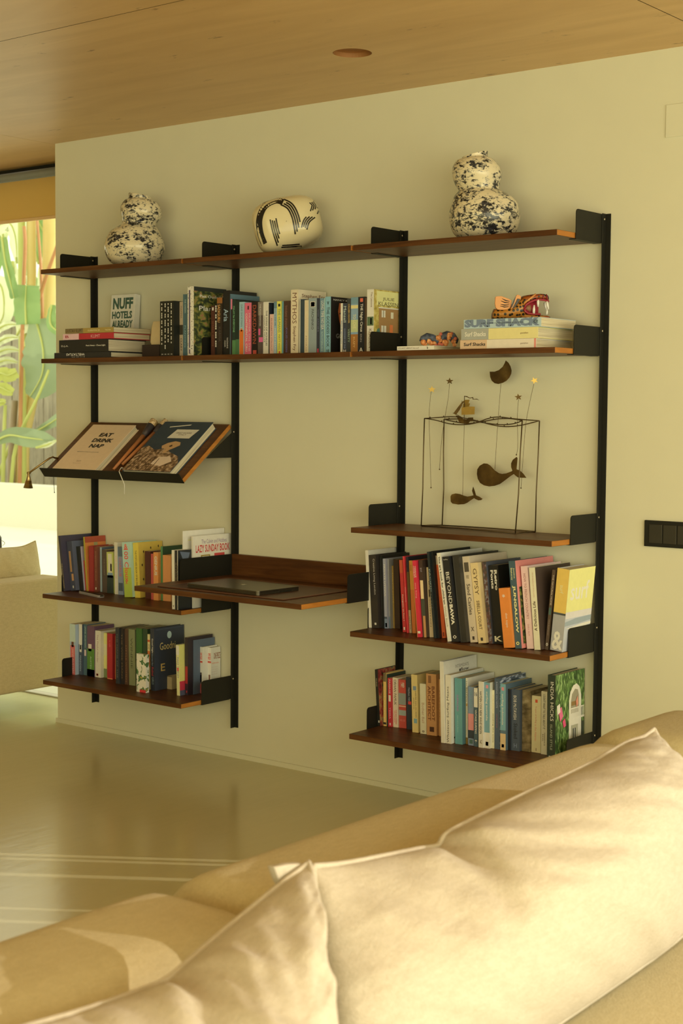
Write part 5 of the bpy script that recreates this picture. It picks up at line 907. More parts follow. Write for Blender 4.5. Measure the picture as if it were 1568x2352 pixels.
stroke([(-30, 5), (-24, -22), (-14, -52)], 18, 4)
stroke([(-12, -55), (10, -53), (34, -50)], 7, 2)
stroke([(58, 50), (66, 40), (62, 22)], 20, 5)
stroke([(40, -16), (46, 2), (60, 16)], 17, 4)
stroke([(-58, 46), (-44, 56)], 9, 3)
bm = bmesh.new(); tube(bm, [(28 / sp, -.035, .0105), (46 / sp, -.028, .0085)], .0095, 12); obj('foot', bm, M_GLAZE, pot, True)
# ------------------------------------------------------------------ carved jaguar head on the surf books
YJ = -0.235; sj = pxm(YJ, 1195); j0 = ony(1129, 728, YJ)
jag = thing('jaguar_head', 'carved painted jaguar head with open red mouth on the blue surf book', 'carving', (j0.x, YJ, ZSURF + .0003), (0, 0, YAW))
def J(u, v): return ((u - 1129) / sj, (728 - v) / sj)     # photo pixels -> metres along the head and up
def spots():
    m, nt, b = new_mat('jaguar_spots')
    tc = nt.nodes.new('ShaderNodeTexCoord'); vo = nt.nodes.new('ShaderNodeTexVoronoi'); vo.inputs['Scale'].default_value = 84; vo.inputs['Randomness'].default_value = .55
    nt.links.new(tc.outputs['Object'], vo.inputs['Vector'])
    cr = nt.nodes.new('ShaderNodeValToRGB'); e = cr.color_ramp.elements; e[0].position = .36; e[0].color = (0, 0, 0, 1); e[1].position = .41; e[1].color = (1, 1, 1, 1); nt.links.new(vo.outputs['Distance'], cr.inputs['Fac'])
    n = nt.nodes.new('ShaderNodeTexNoise'); n.inputs['Scale'].default_value = 11; nt.links.new(tc.outputs['Object'], n.inputs['Vector'])
    c2 = nt.nodes.new('ShaderNodeValToRGB'); e = c2.color_ramp.elements; e[0].position = .46; e[0].color = (.30, .05, .012, 1); e[1].position = .6; e[1].color = (.46, .20, .035, 1); nt.links.new(n.outputs['Fac'], c2.inputs['Fac'])
    mx = nt.nodes.new('ShaderNodeMix'); mx.data_type = 'RGBA'; mx.inputs['A'].default_value = (.018, .014, .01, 1)
    nt.links.new(cr.outputs['Color'], mx.inputs['Factor']); nt.links.new(c2.outputs['Color'], mx.inputs['B']); nt.links.new(mx.outputs['Result'], b.inputs['Base Color']); b.inputs['Roughness'].default_value = .35
    return m
M_JAG = spots(); M_GOLD = P(160, 104, 40, rough=.4); M_RED = P(112, 26, 24, rough=.35); M_TOOTH = P(230, 206, 160, rough=.35); M_JB = P(30, 22, 14, rough=.35)
def loft(bm, secs, n=14, mi=0):
    """secs: (x, zlow, zhigh, halfwidth) rounded sections along the head"""
    rings = []
    for x, z0, z1, hw in secs:
        cz, hz = (z0 + z1) / 2, (z1 - z0) / 2; ring = []
        for k in range(n):
            a = 2 * math.pi * k / n; c, s_ = math.cos(a), math.sin(a)
            ring.append(bm.verts.new((x, math.copysign(abs(c) ** .7, c) * hw, cz + math.copysign(abs(s_) ** .75, s_) * hz)))
        rings.append(ring)
    for i in range(len(rings) - 1):
        for k in range(n): bm.faces.new((rings[i][k], rings[i + 1][k], rings[i + 1][(k + 1) % n], rings[i][(k + 1) % n])).material_index = mi
    bm.faces.new(rings[0]).material_index = mi; bm.faces.new(list(reversed(rings[-1]))).material_index = mi
def sec(u, vlo, vhi, hw): x, z0 = J(u, vlo); _, z1 = J(u, vhi); return (x, z0, z1, hw)
bm = bmesh.new(); loft(bm, [sec(1129.5, 727.5, 712, .024), sec(1133, 727.8, 703, .034), sec(1150, 728, 704, .040), sec(1172, 728, 694, .046), sec(1186, 728, 682, .048), sec(1197, 728, 675, .047), sec(1204, 728, 672, .044)])
obj('neck_and_skull', bm, M_JAG, jag, True)
bm = bmesh.new(); loft(bm, [sec(1199, 704, 673, .045), sec(1212, 694, 670, .042), sec(1224, 686, 668.5, .038), sec(1238, 680, 667.5, .033), sec(1248, 680, 668.5, .030), sec(1256, 682, 670, .027), sec(1259.5, 683, 674, .022)])
obj('upper_jaw', bm, M_JAG, jag, True)
bm = bmesh.new(); loft(bm, [sec(1196, 728, 712, .045), sec(1210, 728, 715, .042), sec(1226, 728, 716, .036), sec(1242, 728, 716.5, .032), sec(1258, 728, 718, .028), sec(1264, 727.5, 720, .024)])
obj('lower_jaw', bm, M_JAG, jag, True)
bm = bmesh.new(); loft(bm, [sec(1197, 711.5, 700, .0462), sec(1204, 714.5, 690, .0452), sec(1212, 716, 687, .0425), sec(1226, 716.6, 681, .020), sec(1237, 717, 680.6, .014)])
for v in bm.verts: pass
obj('mouth_lining', bm, M_RED, jag, True)
bm = bmesh.new(); loft(bm, [sec(1206, 710, 694, .0462), sec(1214, 714, 690, .0442), sec(1222, 714.5, 692, .022), sec(1230, 714, 696, .016)])
obj('throat', bm, P(104, 70, 34), jag, True)
def gum(us):
    bm = bmesh.new(); tube(bm, [(*[J(u, v)[0]], y, J(u, v)[1]) for u, v, y in us], .0035, 8); obj('gum_line', bm, M_RED, jag, True)
gum([(1201, 703, -.0455), (1206, 694, -.045), (1214, 688.5, -.042), (1226, 683.5, -.0375), (1238, 682, -.033), (1250, 683, -.029), (1259, 685, -.022), (1260, 685, .0)])
gum([(1201, 703, -.0455), (1203, 710, -.0455), (1210, 714.5, -.043), (1226, 716, -.037), (1240, 716, -.033)])
for u, v0, v1, y, r in ((1233.5, 682, 699, -.034, .0042), (1224, 714.5, 695, -.037, .0044), (1255, 686, 704.5, -.028, .0042), (1255.5, 716.5, 703, -.027, .0034), (1233.5, 682, 698, .030, .004), (1255, 686, 703, .026, .004)):
    bm = bmesh.new(); x, za = J(u, v0); _, zb = J(u, v1); sh = .006 if (u > 1250 and v0 < 700) else .001
    tube(bm, [(x, y, za), (x + sh * .4, y - .001, za + (zb - za) * .5), (x + sh, y, zb)], [r, r * .95, r * .45], 8); obj('fang', bm, M_TOOTH, jag, True)
# nose, whisker streaks, ears
bm = bmesh.new(); loft(bm, [sec(1240, 676, 666.8, .026), sec(1250, 679, 667.6, .0285), sec(1258, 682, 670, .0262), sec(1260.5, 682.5, 673.5, .020)]); obj('nose', bm, M_JB, jag, True)
for u in (1246.0, 1255.0):
    bm = bmesh.new(); x0_, z0_ = J(u - 1, 669.5); x1_, z1_ = J(u + 1, 682); tube(bm, [(x0_, -.026, z0_), ((x0_ + x1_) / 2, -.031, (z0_ + z1_) / 2), (x1_, -.0285, z1_)], .0018, 6); obj('nose_streak', bm, M_RED, jag, True)
def ear(pts, y, th, mat, name='ear', bend=0.0):
    bm = bmesh.new(); plate(bm, [J(u, v) for u, v in pts], Vector((0, y, 0)), Vector((1, 0, 0)), Vector((0, 0, 1)), th)
    bevel(bm, .0012, 1)
    return obj(name, bm, mat, jag)
ear([(1134, 677), (1137, 675.5), (1148, 675), (1156, 678), (1165, 681), (1172, 685), (1171, 697), (1166, 705), (1152, 707), (1140, 706.5), (1135, 702), (1133, 692)], -.034, .014, M_GOLD)
for i, (a, b_) in enumerate((((1149.5, 681), (1167, 687)), ((1146.5, 686), (1166.5, 691)), ((1146, 694), (1166, 695)), ((1145.5, 698), (1165, 699.5)))):
    bm = bmesh.new(); xa_, za_ = J(*a); xb_, zb_ = J(*b_); tube(bm, [(xa_, -.0412, za_), ((xa_ + xb_) / 2, -.0416, (za_ + zb_) / 2 - .002), (xb_, -.0412, zb_)], [.0006, .0018, .0008], 6, flat=1); obj('ear_stripe', bm, M_JB, jag, True)
ear([(1183, 672.5), (1187, 672), (1193, 676), (1192, 683), (1184, 692), (1178, 700), (1171, 706), (1170, 701), (1175, 688), (1179, 678)], -.047, .007, M_GOLD)
ear([(1184, 681), (1191, 682), (1186, 692), (1178, 702), (1172, 706), (1177, 696), (1181, 688)], -.0512, .002, M_JB, 'ear_marking')
ear([(1181, 675), (1182, 672.6), (1176.5, 682), (1171.5, 695), (1170, 702), (1172, 702), (1177, 690)], -.0512, .002, M_JB, 'ear_marking')
bm = bmesh.new(); a, b_ = J(1200, 692), J(1228, 669.5); tube(bm, [(a[0], -.043, a[1]), ((a[0] + b_[0]) / 2, -.041, (a[1] + b_[1]) / 2), (b_[0], -.034, b_[1])], .003, 8); obj('brow_ridge', bm, M_GOLD, jag, True)

# ------------------------------------------------------------------ knotted blue and orange figurine on the booklet
YN = -.2; sn = pxm(YN, 1008); n0 = ony(1008, 799, YN)
kn = thing('figurine', 'small lumpy blue figurine studded with orange flowers on the thin booklet', 'figurine', (n0.x, YN, Z2 + .0142), (0, 0, YAW))
def K(u, v): return ((u - 1008) / sn, (799 - v) / sn)
M_KB = ramp_mat('blue_clay', [(.35, S(34, 40, 44)), (.6, S(52, 62, 68)), (.75, S(90, 92, 84))], scale=80, detail=4, bump=.4); M_KO = ramp_mat('orange_clay', [(.3, S(120, 66, 22)), (.55, S(170, 104, 44)), (.75, S(200, 150, 76))], scale=120, detail=4, bump=.5)
M_KR = P(150, 76, 44, rough=.6)
for name, pts, rad in (('arched_back', [(969, 795, 0), (972, 782, 0), (980, 777, 0), (992, 780, 0), (1003, 786, 0), (1012, 784, 0), (1017, 776, 0), (1026, 772, 0), (1038, 775, 0), (1044, 784, .004), (1043, 794, .006)], .0145),):
    bm = bmesh.new(); pp = [(K(u, v)[0], y, max(rad, K(u, v)[1])) for u, v, y in pts]; tube(bm, pp, [rad * .8] + [rad] * (len(pp) - 2) + [rad * .8], 12); obj(name, bm, M_KB, kn, True)
random.seed(5)
for (u, v, r) in ((971, 790, 7), (975, 794, 5), (984, 787, 6), (990, 792, 6), (996, 791, 5), (1006, 779, 7), (1010, 785, 5), (1011, 770, 4), (1008, 793, 4), (1014, 794, 4), (1022, 790, 8), (1031, 773, 7), (1036, 769, 4), (1030, 780, 5), (1041, 787, 6), (1045, 780, 4), (1043, 795, 5), (1000, 795, 4)):
    bm = bmesh.new(); x, z = K(u, v); rr = r / sn
    bmesh.ops.create_icosphere(bm, subdivisions=2, radius=rr)
    for vv in bm.verts:
        vv.co *= 1 + .35 * noise.noise(vv.co / rr * 2.2 + Vector((u, v, 0))); vv.co.y *= .55; vv.co += Vector((x, -.011 - .004 * random.random(), max(z, rr * .9)))
    obj('flower', bm, M_KO if r > 4 else M_KR, kn, True)

# ------------------------------------------------------------------ wire whale sculpture
M_BRASS = ramp_mat('aged_brass', [(.35, (.09, .055, .02)), (.55, (.16, .10, .035)), (.75, (.30, .20, .07))], scale=18, detail=5, rough=.38)
for nd in M_BRASS.node_tree.nodes:
    if nd.type == 'BSDF_PRINCIPLED': nd.inputs['Metallic'].default_value = .75
M_SHINY = plain((.55, .38, .12), rough=.28, metal=.9, vary=.25, scale=40, name='bright_brass'); M_WIRE = plain((.11, .075, .035), rough=.4, metal=.6, name='dark_wire')
FL, FR_, BL_, BR_ = onz(967, 1209, Z3), onz(1183, 1226.5, Z3), onz(1015, 1208, Z3), onz(1229, 1222.5, Z3)
mob = thing('wire_sculpture', 'brass wire frame sculpture with whales, a sailing ship, moon and stars', 'sculpture', (0, 0, Z3))
YM = -0.062
def Mv(u, v, y=YM): p = ony(u, v, y); return Vector((p.x, p.y, p.z - Z3))
def loc(p): return Vector((p.x, p.y, p.z - Z3))
rw = .0021
tl, tr = Mv(974.5, 961, FL.y), Mv(1238.5, 966.5, BR_.y); bl, br = Mv(1019.5, 963, BL_.y), Mv(1199, 966, FR_.y)
FLl, FRl, BLl, BRl = (loc(p) + Vector((0, 0, rw + .0003)) for p in (FL, FR_, BL_, BR_))
for lo_, hi_, bw_ in ((FLl, tl, .002), (FRl, br, .003), (BLl, bl, .004), (BRl, tr, -.002)):
    bm = bmesh.new(); tube(bm, [lo_, lo_ + (hi_ - lo_) * .35 + Vector((bw_, 0, 0)), lo_ + (hi_ - lo_) * .7, hi_], rw, 6); obj('wire_leg', bm, M_WIRE, mob, True)
bm = bmesh.new()
for a, b_ in ((FLl, FRl), (FRl, BRl), (BRl, BLl), (BLl, FLl)): tube(bm, [a, (a + b_) / 2 + Vector((0, 0, .001)), b_], rw, 6)
obj('base_loop', bm, M_WIRE, mob, True)
bm = bmesh.new()
WPTS = []
def wavewire(pix, ya, yb):
    pts = smooth_xy(pix, 28); n_ = len(pts)
    p3 = [Mv(u, v, ya + (yb - ya) * i / (n_ - 1)) for i, (u, v) in enumerate(pts)]
    tube(bm, p3, rw * .85, 6); WPTS.extend(p3[2:-2:3])
wavewire([(974.5, 961), (1000, 959.5), (1040, 957), (1075, 962), (1100, 968), (1130, 976), (1160, 980), (1195, 977), (1238.5, 966.5)], FL.y, BR_.y)
wavewire([(974.5, 961), (1000, 965), (1030, 973), (1060, 975.5), (1090, 972), (1125, 960), (1150, 958), (1180, 962), (1238.5, 966.5)], FL.y, FR_.y)
wavewire([(1019.5, 963), (1050, 962.5), (1085, 966), (1110, 971), (1150, 975.5), (1180, 973), (1199, 966)], BL_.y, FR_.y)
wavewire([(1019.5, 963), (1045, 969), (1075, 973), (1105, 969), (1140, 962.5), (1170, 961.5), (1199, 966)], BL_.y, BR_.y)
obj('wave_wires', bm, M_WIRE, mob, True)
bm = bmesh.new()
for p in WPTS: bmesh.ops.create_icosphere(bm, subdivisions=1, radius=.0024, matrix=Matrix.Translation(p + Vector((0, 0, .003))))
obj('beads', bm, M_WIRE, mob, True)['kind'] = 'stuff'
def sheet(name, pix, y, mat, th=.0012, tilt=0.0):
    bm = bmesh.new(); p = [Mv(u, v, y) for u, v in pix]; c = sum(p, Vector()) / len(p)
    plate(bm, [(q.x - c.x, q.z - c.z) for q in p], c, Vector((math.cos(tilt), math.sin(tilt), 0)), Vector((0, 0, 1)), th)
    return obj(name, bm, mat, mob)
def zc(pix, ox, oy, s): return [(ox + x / s, oy + y / s) for x, y in pix]
Z5c = lambda pts: zc(pts, 920, 810, 4.1263)
whale = Z5c([(722, 1150), (726, 1105), (748, 1072), (788, 1049), (820, 1052), (848, 1070), (890, 1115), (930, 1142), (960, 1149), (1000, 1144), (1050, 1125), (1058, 1118), (1046, 1085), (1046, 1048), (1062, 1015), (1098, 988), (1106, 1000), (1102, 1050), (1097, 1105), (1130, 1118), (1160, 1145), (1190, 1186), (1150, 1186), (1110, 1182), (1084, 1162), (1072, 1150), (1040, 1170), (990, 1208), (940, 1245), (890, 1262), (838, 1268), (790, 1258), (752, 1235), (730, 1195)])
sheet('whale', whale, YM, M_BRASS)
calf = Z5c([(472, 1362), (484, 1343), (520, 1334), (560, 1340), (600, 1356), (632, 1364), (668, 1358), (690, 1352), (676, 1310), (686, 1270), (702, 1312), (713, 1352), (750, 1368), (776, 1386), (760, 1398), (736, 1400), (710, 1388), (694, 1378), (660, 1402), (628, 1424), (600, 1436), (545, 1440), (490, 1430), (474, 1412)])
sheet('whale_calf', calf, YM, M_BRASS)
moon = Z5c([(843, 180), (890, 180), (930, 165), (965, 135), (985, 100), (995, 74), (1020, 95), (1040, 130), (1050, 170), (1046, 200), (1030, 235), (1000, 268), (965, 287), (925, 297), (890, 290), (862, 266), (848, 230)])
sheet('moon', moon, YM, M_BRASS)
def star(cx, cy, r, rot):
    pts = []
    for i in range(10):
        a = rot + i * math.pi / 5; q = r if i % 2 == 0 else r * .42
        pts.append((cx + q * math.cos(a), cy - q * math.sin(a)))
    return pts
for cx, cy, rot, mt in ((991.5, 894.5, .3, M_SHINY), (1032.3, 875.4, 1.57, M_BRASS), (1190, 912, 1.7, M_BRASS), (1227, 874, 2.0, M_SHINY)): sheet('star', star(cx, cy, 8.2, rot), YM, mt, .0008, .25)
bm = bmesh.new(); thin = .0007
for pix in ([(990, 899), (986, 935), (985.5, 975), (988, 1060), (989.5, 1120)], [(1032, 880), (1029, 915), (1022, 955), (1014, 1010), (1009, 1077)], [(1150, 881), (1146, 930), (1141, 1000), (1136, 1079)], [(1066, 975), (1064, 1040), (1063, 1100), (1062, 1138)], [(1190.5, 917), (1187.5, 960), (1189, 1020), (1186, 1044)], [(1226, 880), (1216, 925), (1207, 975), (1201, 1050), (1196, 1121)]):
    tube(bm, [Mv(u, v) for u, v in smooth_xy(pix, 12)], thin, 5)
obj('thin_wires', bm, M_WIRE, mob, True)
bm = bmesh.new()
for u, v in ((989.5, 1120), (1009, 1078), (1185.5, 1044.5), (1196, 1121)): bmesh.ops.create_icosphere(bm, subdivisions=1, radius=.0028, matrix=Matrix.Translation(Mv(u, v)))
obj('wire_ends', bm, M_WIRE, mob, True)['kind'] = 'stuff'
sheet('ship_hull', Z5c([(520, 595), (560, 600), (580, 612), (590, 628), (625, 634), (640, 616), (686, 614), (686, 648), (655, 650), (640, 672), (575, 668), (552, 655), (540, 625)]), YM, M_BRASS)
sheet('main_sail', Z5c([(580, 520), (650, 510), (697, 512), (695, 585), (580, 590)]), YM - .002, M_SHINY, .001, .12)
sheet('upper_sail', Z5c([(588, 482), (660, 480), (648, 512), (584, 520)]), YM + .001, M_SHINY, .001, -.1)
sheet('top_sail', Z5c([(604, 447), (653, 446), (642, 480), (606, 482)]), YM, M_SHINY, .001)
sheet('jib_sail', Z5c([(604, 450), (606, 472), (585, 480), (560, 540), (528, 590), (505, 575), (545, 515), (580, 465)]), YM + .002, M_BRASS, .001, .2)
sheet('pennant', Z5c([(604, 410), (628, 412), (655, 428), (684, 420), (688, 440), (720, 437), (748, 452), (720, 444), (682, 444), (680, 428), (655, 434), (628, 422), (604, 416)]), YM, M_BRASS, .0008)
bm = bmesh.new(); tube(bm, [Mv(1065.5, 974), Mv(1066.3, 909)], .0012, 5); tube(bm, [Mv(1054, 955), Mv(1039.5, 948.5)], .001, 5); tube(bm, [Mv(1060, 950), Mv(1060.5, 920)], .0007, 5); obj('mast', bm, M_WIRE, mob, True)

# ------------------------------------------------------------------ laptop on the desk pad
la = onz(427, 1347, ZD + .006); lb = onz(592, 1366.5, ZD + .006)
lw = (lb - la).length; rz = math.atan2(lb.y - la.y, lb.x - la.x)
lap = thing('laptop', 'closed dark grey laptop on the leather desk pad', 'laptop', (la.x, la.y, ZD + .0037), (0, 0, rz))
M_ALU = plain((.13, .115, .085), rough=.33, metal=.85, vary=.03, name='dark_aluminium'); M_ALUL = plain((.5, .46, .36), rough=.25, metal=1.0, name='polished_aluminium')
lh = .215
def rrect(w_, h_, r, n=6):
    out = []
    for cx, cy, a0 in ((w_ - r, h_ - r, 0), (r, h_ - r, 90), (r, r, 180), (w_ - r, r, 270)):
        for i in range(n + 1): a = math.radians(a0 + 90 * i / n); out.append((cx + r * math.cos(a), cy + r * math.sin(a)))
    return out
for nm, z0, z1, mt in (('base', .0, .0085, M_ALU), ('lid', .0092, .0145, M_ALU)):
    bm = bmesh.new(); plate(bm, rrect(lw, lh, .012), Vector((0, 0, (z0 + z1) / 2)), Vector((1, 0, 0)), Vector((0, 1, 0)), z1 - z0)
    part = obj(nm, bm, mt, lap)
    if nm == 'lid':
        bm = bmesh.new(); plate(bm, [(.011 * math.cos(a) * (1 - .12 * math.cos(2 * a)), .012 * math.sin(a)) for a in [i * math.pi / 8 for i in range(16)]], Vector((lw * .5, lh * .52, .0148)), Vector((1, 0, 0)), Vector((0, 1, 0)), .0004); obj('lid_emblem', bm, M_ALUL, part)
bx('edge_ports', (lw - .0004, lw + .0005, .11, .17, .003, .0062), M_BLACK, lap)
bm = bmesh.new(); plate(bm, [(.05, 0), (lw * .66, 0), (lw * .66, .0015), (.05, .0015)], Vector((0, -.0002, .0086)), Vector((1, 0, 0)), Vector((0, 1, 0)), .001); obj('opening_notch', bm, M_BLACK, lap)

# ------------------------------------------------------------------ things on the sloping shelf
def slab_on_slope(label, px, th, name='book', cat='book', group=None, cover=None, pagesm=None):
    """px: pixels of the upper face's corners TL, TR, BR, BL; returns thing and its local frame"""
    c = [slope_px(u, v, th) for u, v in px]
    return c
BASEROT = Matrix((E1, E2, EN)).transposed().to_euler()
def slope_book(label, px, th, col, hard=True, k=.95, items=(), spine_left=True, pages=None):
    c = slab_on_slope(label, px, th)
    x0 = (c[0][0] + c[3][0]) / 2; x1 = (c[1][0] + c[2][0]) / 2; s1 = (c[0][1] + c[1][1]) / 2
    s0 = .0015
    r = thing('book', label, 'book', slope(x0, s0, .0006), BASEROT, 'books on the sloping shelf')
    w_, l_ = x1 - x0, s1 - s0; m = P(*col, k); cc = .0026
    bm = bmesh.new(); box(bm, 0, cc, 0, l_, 0, th); box(bm, cc, w_, 0, l_, 0, cc); box(bm, cc, w_, 0, l_, th - cc, th); obj('cover', bm, m, r)
    bx('page_block', (cc, w_ - .004, .003, l_ - .003, cc + .0001, th - cc - .0001), pages or PAGE_F, r)
    for i, it in enumerate(items):
        if it[0] == 'T':
            _, s, a, b_, c0, c1, rgb = it[:7]; text(r, s, (w_ * a, l_ * c0, th + .0004), (1, 0, 0), (0, 1, 0), w_ * (b_ - a), l_ * (c1 - c0), P(*rgb, k), 'cover_lettering', it[7] if len(it) > 7 else .02)
        elif it[0] == 'G':
            bm = bmesh.new(); f = bm.faces.new([bm.verts.new((w_ * x, l_ * y, th + .0002 + .00003 * i)) for x, y in it[1]]); f.normal_update(); bmesh.ops.triangulate(bm, faces=[f], ngon_method='EAR_CLIP'); obj('cover_picture', bm, it[2] if not isinstance(it[2], tuple) else P(*it[2], k), r)
    return r, w_, l_
slope_book('beige cookbook with bold slanted black capitals, on the sloping shelf', [(220.9, 973.7), (315.8, 979), (214.8, 1077.4), (121.4, 1069.4)], .026, (178, 146, 92),
    items=[('T', 'EAT', .38, .68, .725, .81, (26, 22, 14), .05), ('T', 'DRINK', .33, .80, .60, .685, (26, 22, 14), .05), ('T', 'NAP', .38, .70, .475, .56, (26, 22, 14), .05), ('T', 'BRINGING THE HOUSE HOME', .22, .72, .37, .385, (60, 48, 28), .01), ('T', 'sun', .4, .5, .16, .19, (120, 96, 56), 0.0), ('T', 'kitchen', .36, .54, .12, .135, (120, 96, 56), 0.0)])
MNET = ramp_mat('collage_navy', [(.4, S(28, 42, 50)), (.6, S(38, 54, 58))], scale=60, detail=4)
MRK = ramp_mat('collage_ruins', [(.36, S(60, 44, 22)), (.5, S(110, 84, 46)), (.62, S(150, 124, 76))], scale=70, detail=5)
br_, bw, bl__ = slope_book('navy travel book with a collage cover and white ribbon, on the sloping shelf', [(392, 966.3), (490.5, 972.5), (387.2, 1084), (275.3, 1073.5)], .032, (32, 46, 52),
    items=[('G', [(0, 0), (1, 0), (1, .18), (.9, .3), (.65, .38), (.55, .45), (.3, .42), (.1, .5), (0, .44)], MRK), ('G', [(.38, .5), (.45, .56), (.58, .6), (.7, .58), (.74, .52), (.66, .46), (.6, .42), (.56, .36), (.5, .37), (.52, .44), (.42, .45)], (150, 116, 62)), ('G', [(.53, .5), (.57, .53), (.6, .5), (.56, .48)], (50, 36, 20)), ('G', [(.45, .14), (.7, .1), (.85, .2), (.74, .3), (.52, .28)], (176, 148, 100)),
           ('G', [(.34, .66), (.80, .66), (.86, .84), (.40, .84)], (186, 160, 112)), ('T', 'GREAT ESCAPES', .44, .76, .755, .78, (70, 56, 36), .01), ('T', 'ITALY', .52, .68, .72, .745, (70, 56, 36), .01), ('G', [(.20, .875), (.6, .925), (.61, .945), (.2, .895)], (186, 164, 112))]
          + [('G', [(.05 + .1 * i, .02), (.07 + .1 * i, .02), (.16 + .08 * i, .4 - .03 * i), (.15 + .08 * i, .4 - .03 * i)], (60, 40, 20)) for i in range(6)])
bm = bmesh.new(); a = slope(slope_px(292, 1080, .004)[0], .0005, .002) - Vector((0, .004, -.006)); e = ony(285.5, 1135, a.y - .012)
tube(bm, [slope(slope_px(296, 1078, .004)[0], .03, .012), a + Vector((0, -.004, .026)), a + Vector((-.003, -.012, .012)), Vector((e.x, a.y - .012, (a.z + e.z) / 2)), e], .0034, 6, flat=.35)
rb = obj('bookmark_ribbon', bm, P(220, 206, 170), None, True); rb.parent = br_; rb.matrix_parent_inverse = (Matrix.Translation(br_.location) @ br_.rotation_euler.to_matrix().to_4x4()).inverted()
# two long brushes lying between the books
def brush(label, tip, neck, head, hw, hl):
    a = slope_px(*tip, .012); b_ = slope_px(*neck, .014); h = slope_px(*head, .02)
    r = thing('wooden_brush', label, 'brush', (0, 0, 0), group='brushes on the sloping shelf')
    A, Bn, Hd = slope(a[0], max(a[1], .004), .0095), slope(b_[0], b_[1], .011), slope(h[0], h[1], .017)
    d_ = (Hd - Bn).normalized()
    bm = bmesh.new(); tube(bm, [A, A + (Bn - A) * .5, Bn], [.0055, .0075, .009], 12); obj('handle', bm, P(140, 84, 34, rough=.4), r, True)
    bm = bmesh.new(); tube(bm, [Bn - d_ * .004, Bn + d_ * .016, Hd], [.0098, .0135, hw], 14); obj('binding', bm, P(48, 40, 30, rough=.5), r, True)
    bm = bmesh.new(); tube(bm, [Hd, Hd + d_ * hl * .5, Hd + d_ * hl], [hw * .96, hw, hw * 1.02], 16); obj('bristles', bm, ramp_mat('bristles', [(.35, S(120, 92, 40)), (.65, S(176, 146, 84))], scale=160, detail=2), r, True)
brush('larger wooden brush with cream bristles between the two books on the slope', (260, 1077), (330, 998), (346, 976), .0165, .026)
brush('thinner wooden brush half under the navy travel book', (280, 1066), (356, 992), (370, 976), .011, .03)
# small brass reading lamp clipped behind the slope's left edge
lm = thing('reading_lamp', 'small brass reading lamp on a bent arm left of the sloping shelf', 'lamp', (0, 0, 0))
hp = onx(66, 1086.5, -.02); a1 = ony(113, 1053, hp.y + .06); a2 = ony(120, 1049.5, hp.y + .085); a3 = ony(126, 1052, hp.y + .11)
M_LB = plain((.42, .30, .13), rough=.28, metal=.9, name='lamp_brass')
bm = bmesh.new(); tube(bm, [hp, hp + (a1 - hp) * .5, a1, a2, a3, Vector((.012, -.09, 1.16)), Vector((.012, -.05, 1.2))], .0042, 10); obj('arm', bm, M_LB, lm, True)
bx('wall_fixing', (.004, .02, -.06, -.0265, 1.19, 1.22), M_LB, lm, bev=.002)
bm = bmesh.new(); tube(bm, [hp + Vector((0, -.006, 0)), hp + Vector((0, .006, 0))], .0055, 10); obj('hinge', bm, M_LB, lm, True)
bm = bmesh.new(); lathe(bm, [(.004, .002), (.0065, -.012), (.0195, -.060), (.0185, -.060), (.012, -.03), (.003, -.022)], 20, cap=False)
for v in bm.verts: v.co = hp + Matrix.Rotation(math.radians(4), 3, 'Y') @ v.co + Vector((0, 0, -.001))
obj('shade', bm, M_LB, lm, True)
bm = bmesh.new(); bmesh.ops.create_icosphere(bm, subdivisions=2, radius=.007, matrix=Matrix.Translation(hp + Vector((.004, 0, -.046)))); obj('bulb', bm, P(220, 200, 150), lm, True)
cp = ony(123, 1092, -.262); ce = ony(125, 1131, -.262)
cdp = thing('pull_cord', 'thin dark cord hanging from the left end of the sloping shelf', 'cord', (0, 0, 0))
bm = bmesh.new(); tube(bm, [cp + Vector((0, 0, .012)), cp, (cp + ce) / 2 + Vector((-.0006, 0, 0)), ce], .001, 6); obj('cord', bm, M_BLACK, cdp, True)
bm = bmesh.new(); bmesh.ops.create_icosphere(bm, subdivisions=1, radius=.0026, matrix=Matrix.Translation(ce)); obj('cord_knot', bm, M_BLACK, cdp, True)

# slim silver device on the lower left shelf
ra, rb_ = onz(184, 1360.5, ZL4 + .004), onz(234, 1371, ZL4 + .004)
dv = (rb_ - ra); rm = thing('remote_control', 'slim silver-edged remote lying in front of the picture books', 'remote', (ra.x, ra.y, ZL4 + .0004), (0, 0, math.atan2(dv.y, dv.x)))
dl_ = dv.length
bm = bmesh.new(); plate(bm, [(0, -.006), (dl_ - .01, -.015), (dl_, -.010), (dl_, .010), (dl_ - .01, .015), (0, .006)], Vector((0, 0, .005)), Vector((1, 0, 0)), Vector((0, 1, 0)), .010); bevel(bm, .002, 2); obj('shell', bm, P(110, 100, 74, rough=.3), rm)
bm = bmesh.new(); plate(bm, [(.006, -.0035), (dl_ - .012, -.011), (dl_ - .003, -.007), (dl_ - .003, .007), (dl_ - .012, .011), (.006, .0035)], Vector((0, 0, .0103)), Vector((1, 0, 0)), Vector((0, 1, 0)), .0008); obj('black_face', bm, M_BLACK, rm)
bm = bmesh.new(); plate(bm, [(.0, -.009), (.0, .009), (.0045, .007), (.0045, -.007)], Vector((dl_ - .0002, 0, .005)), Vector((0, 0, 1)), Vector((0, 1, 0)), .0012); obj('end_window', bm, M_BLACK, rm)
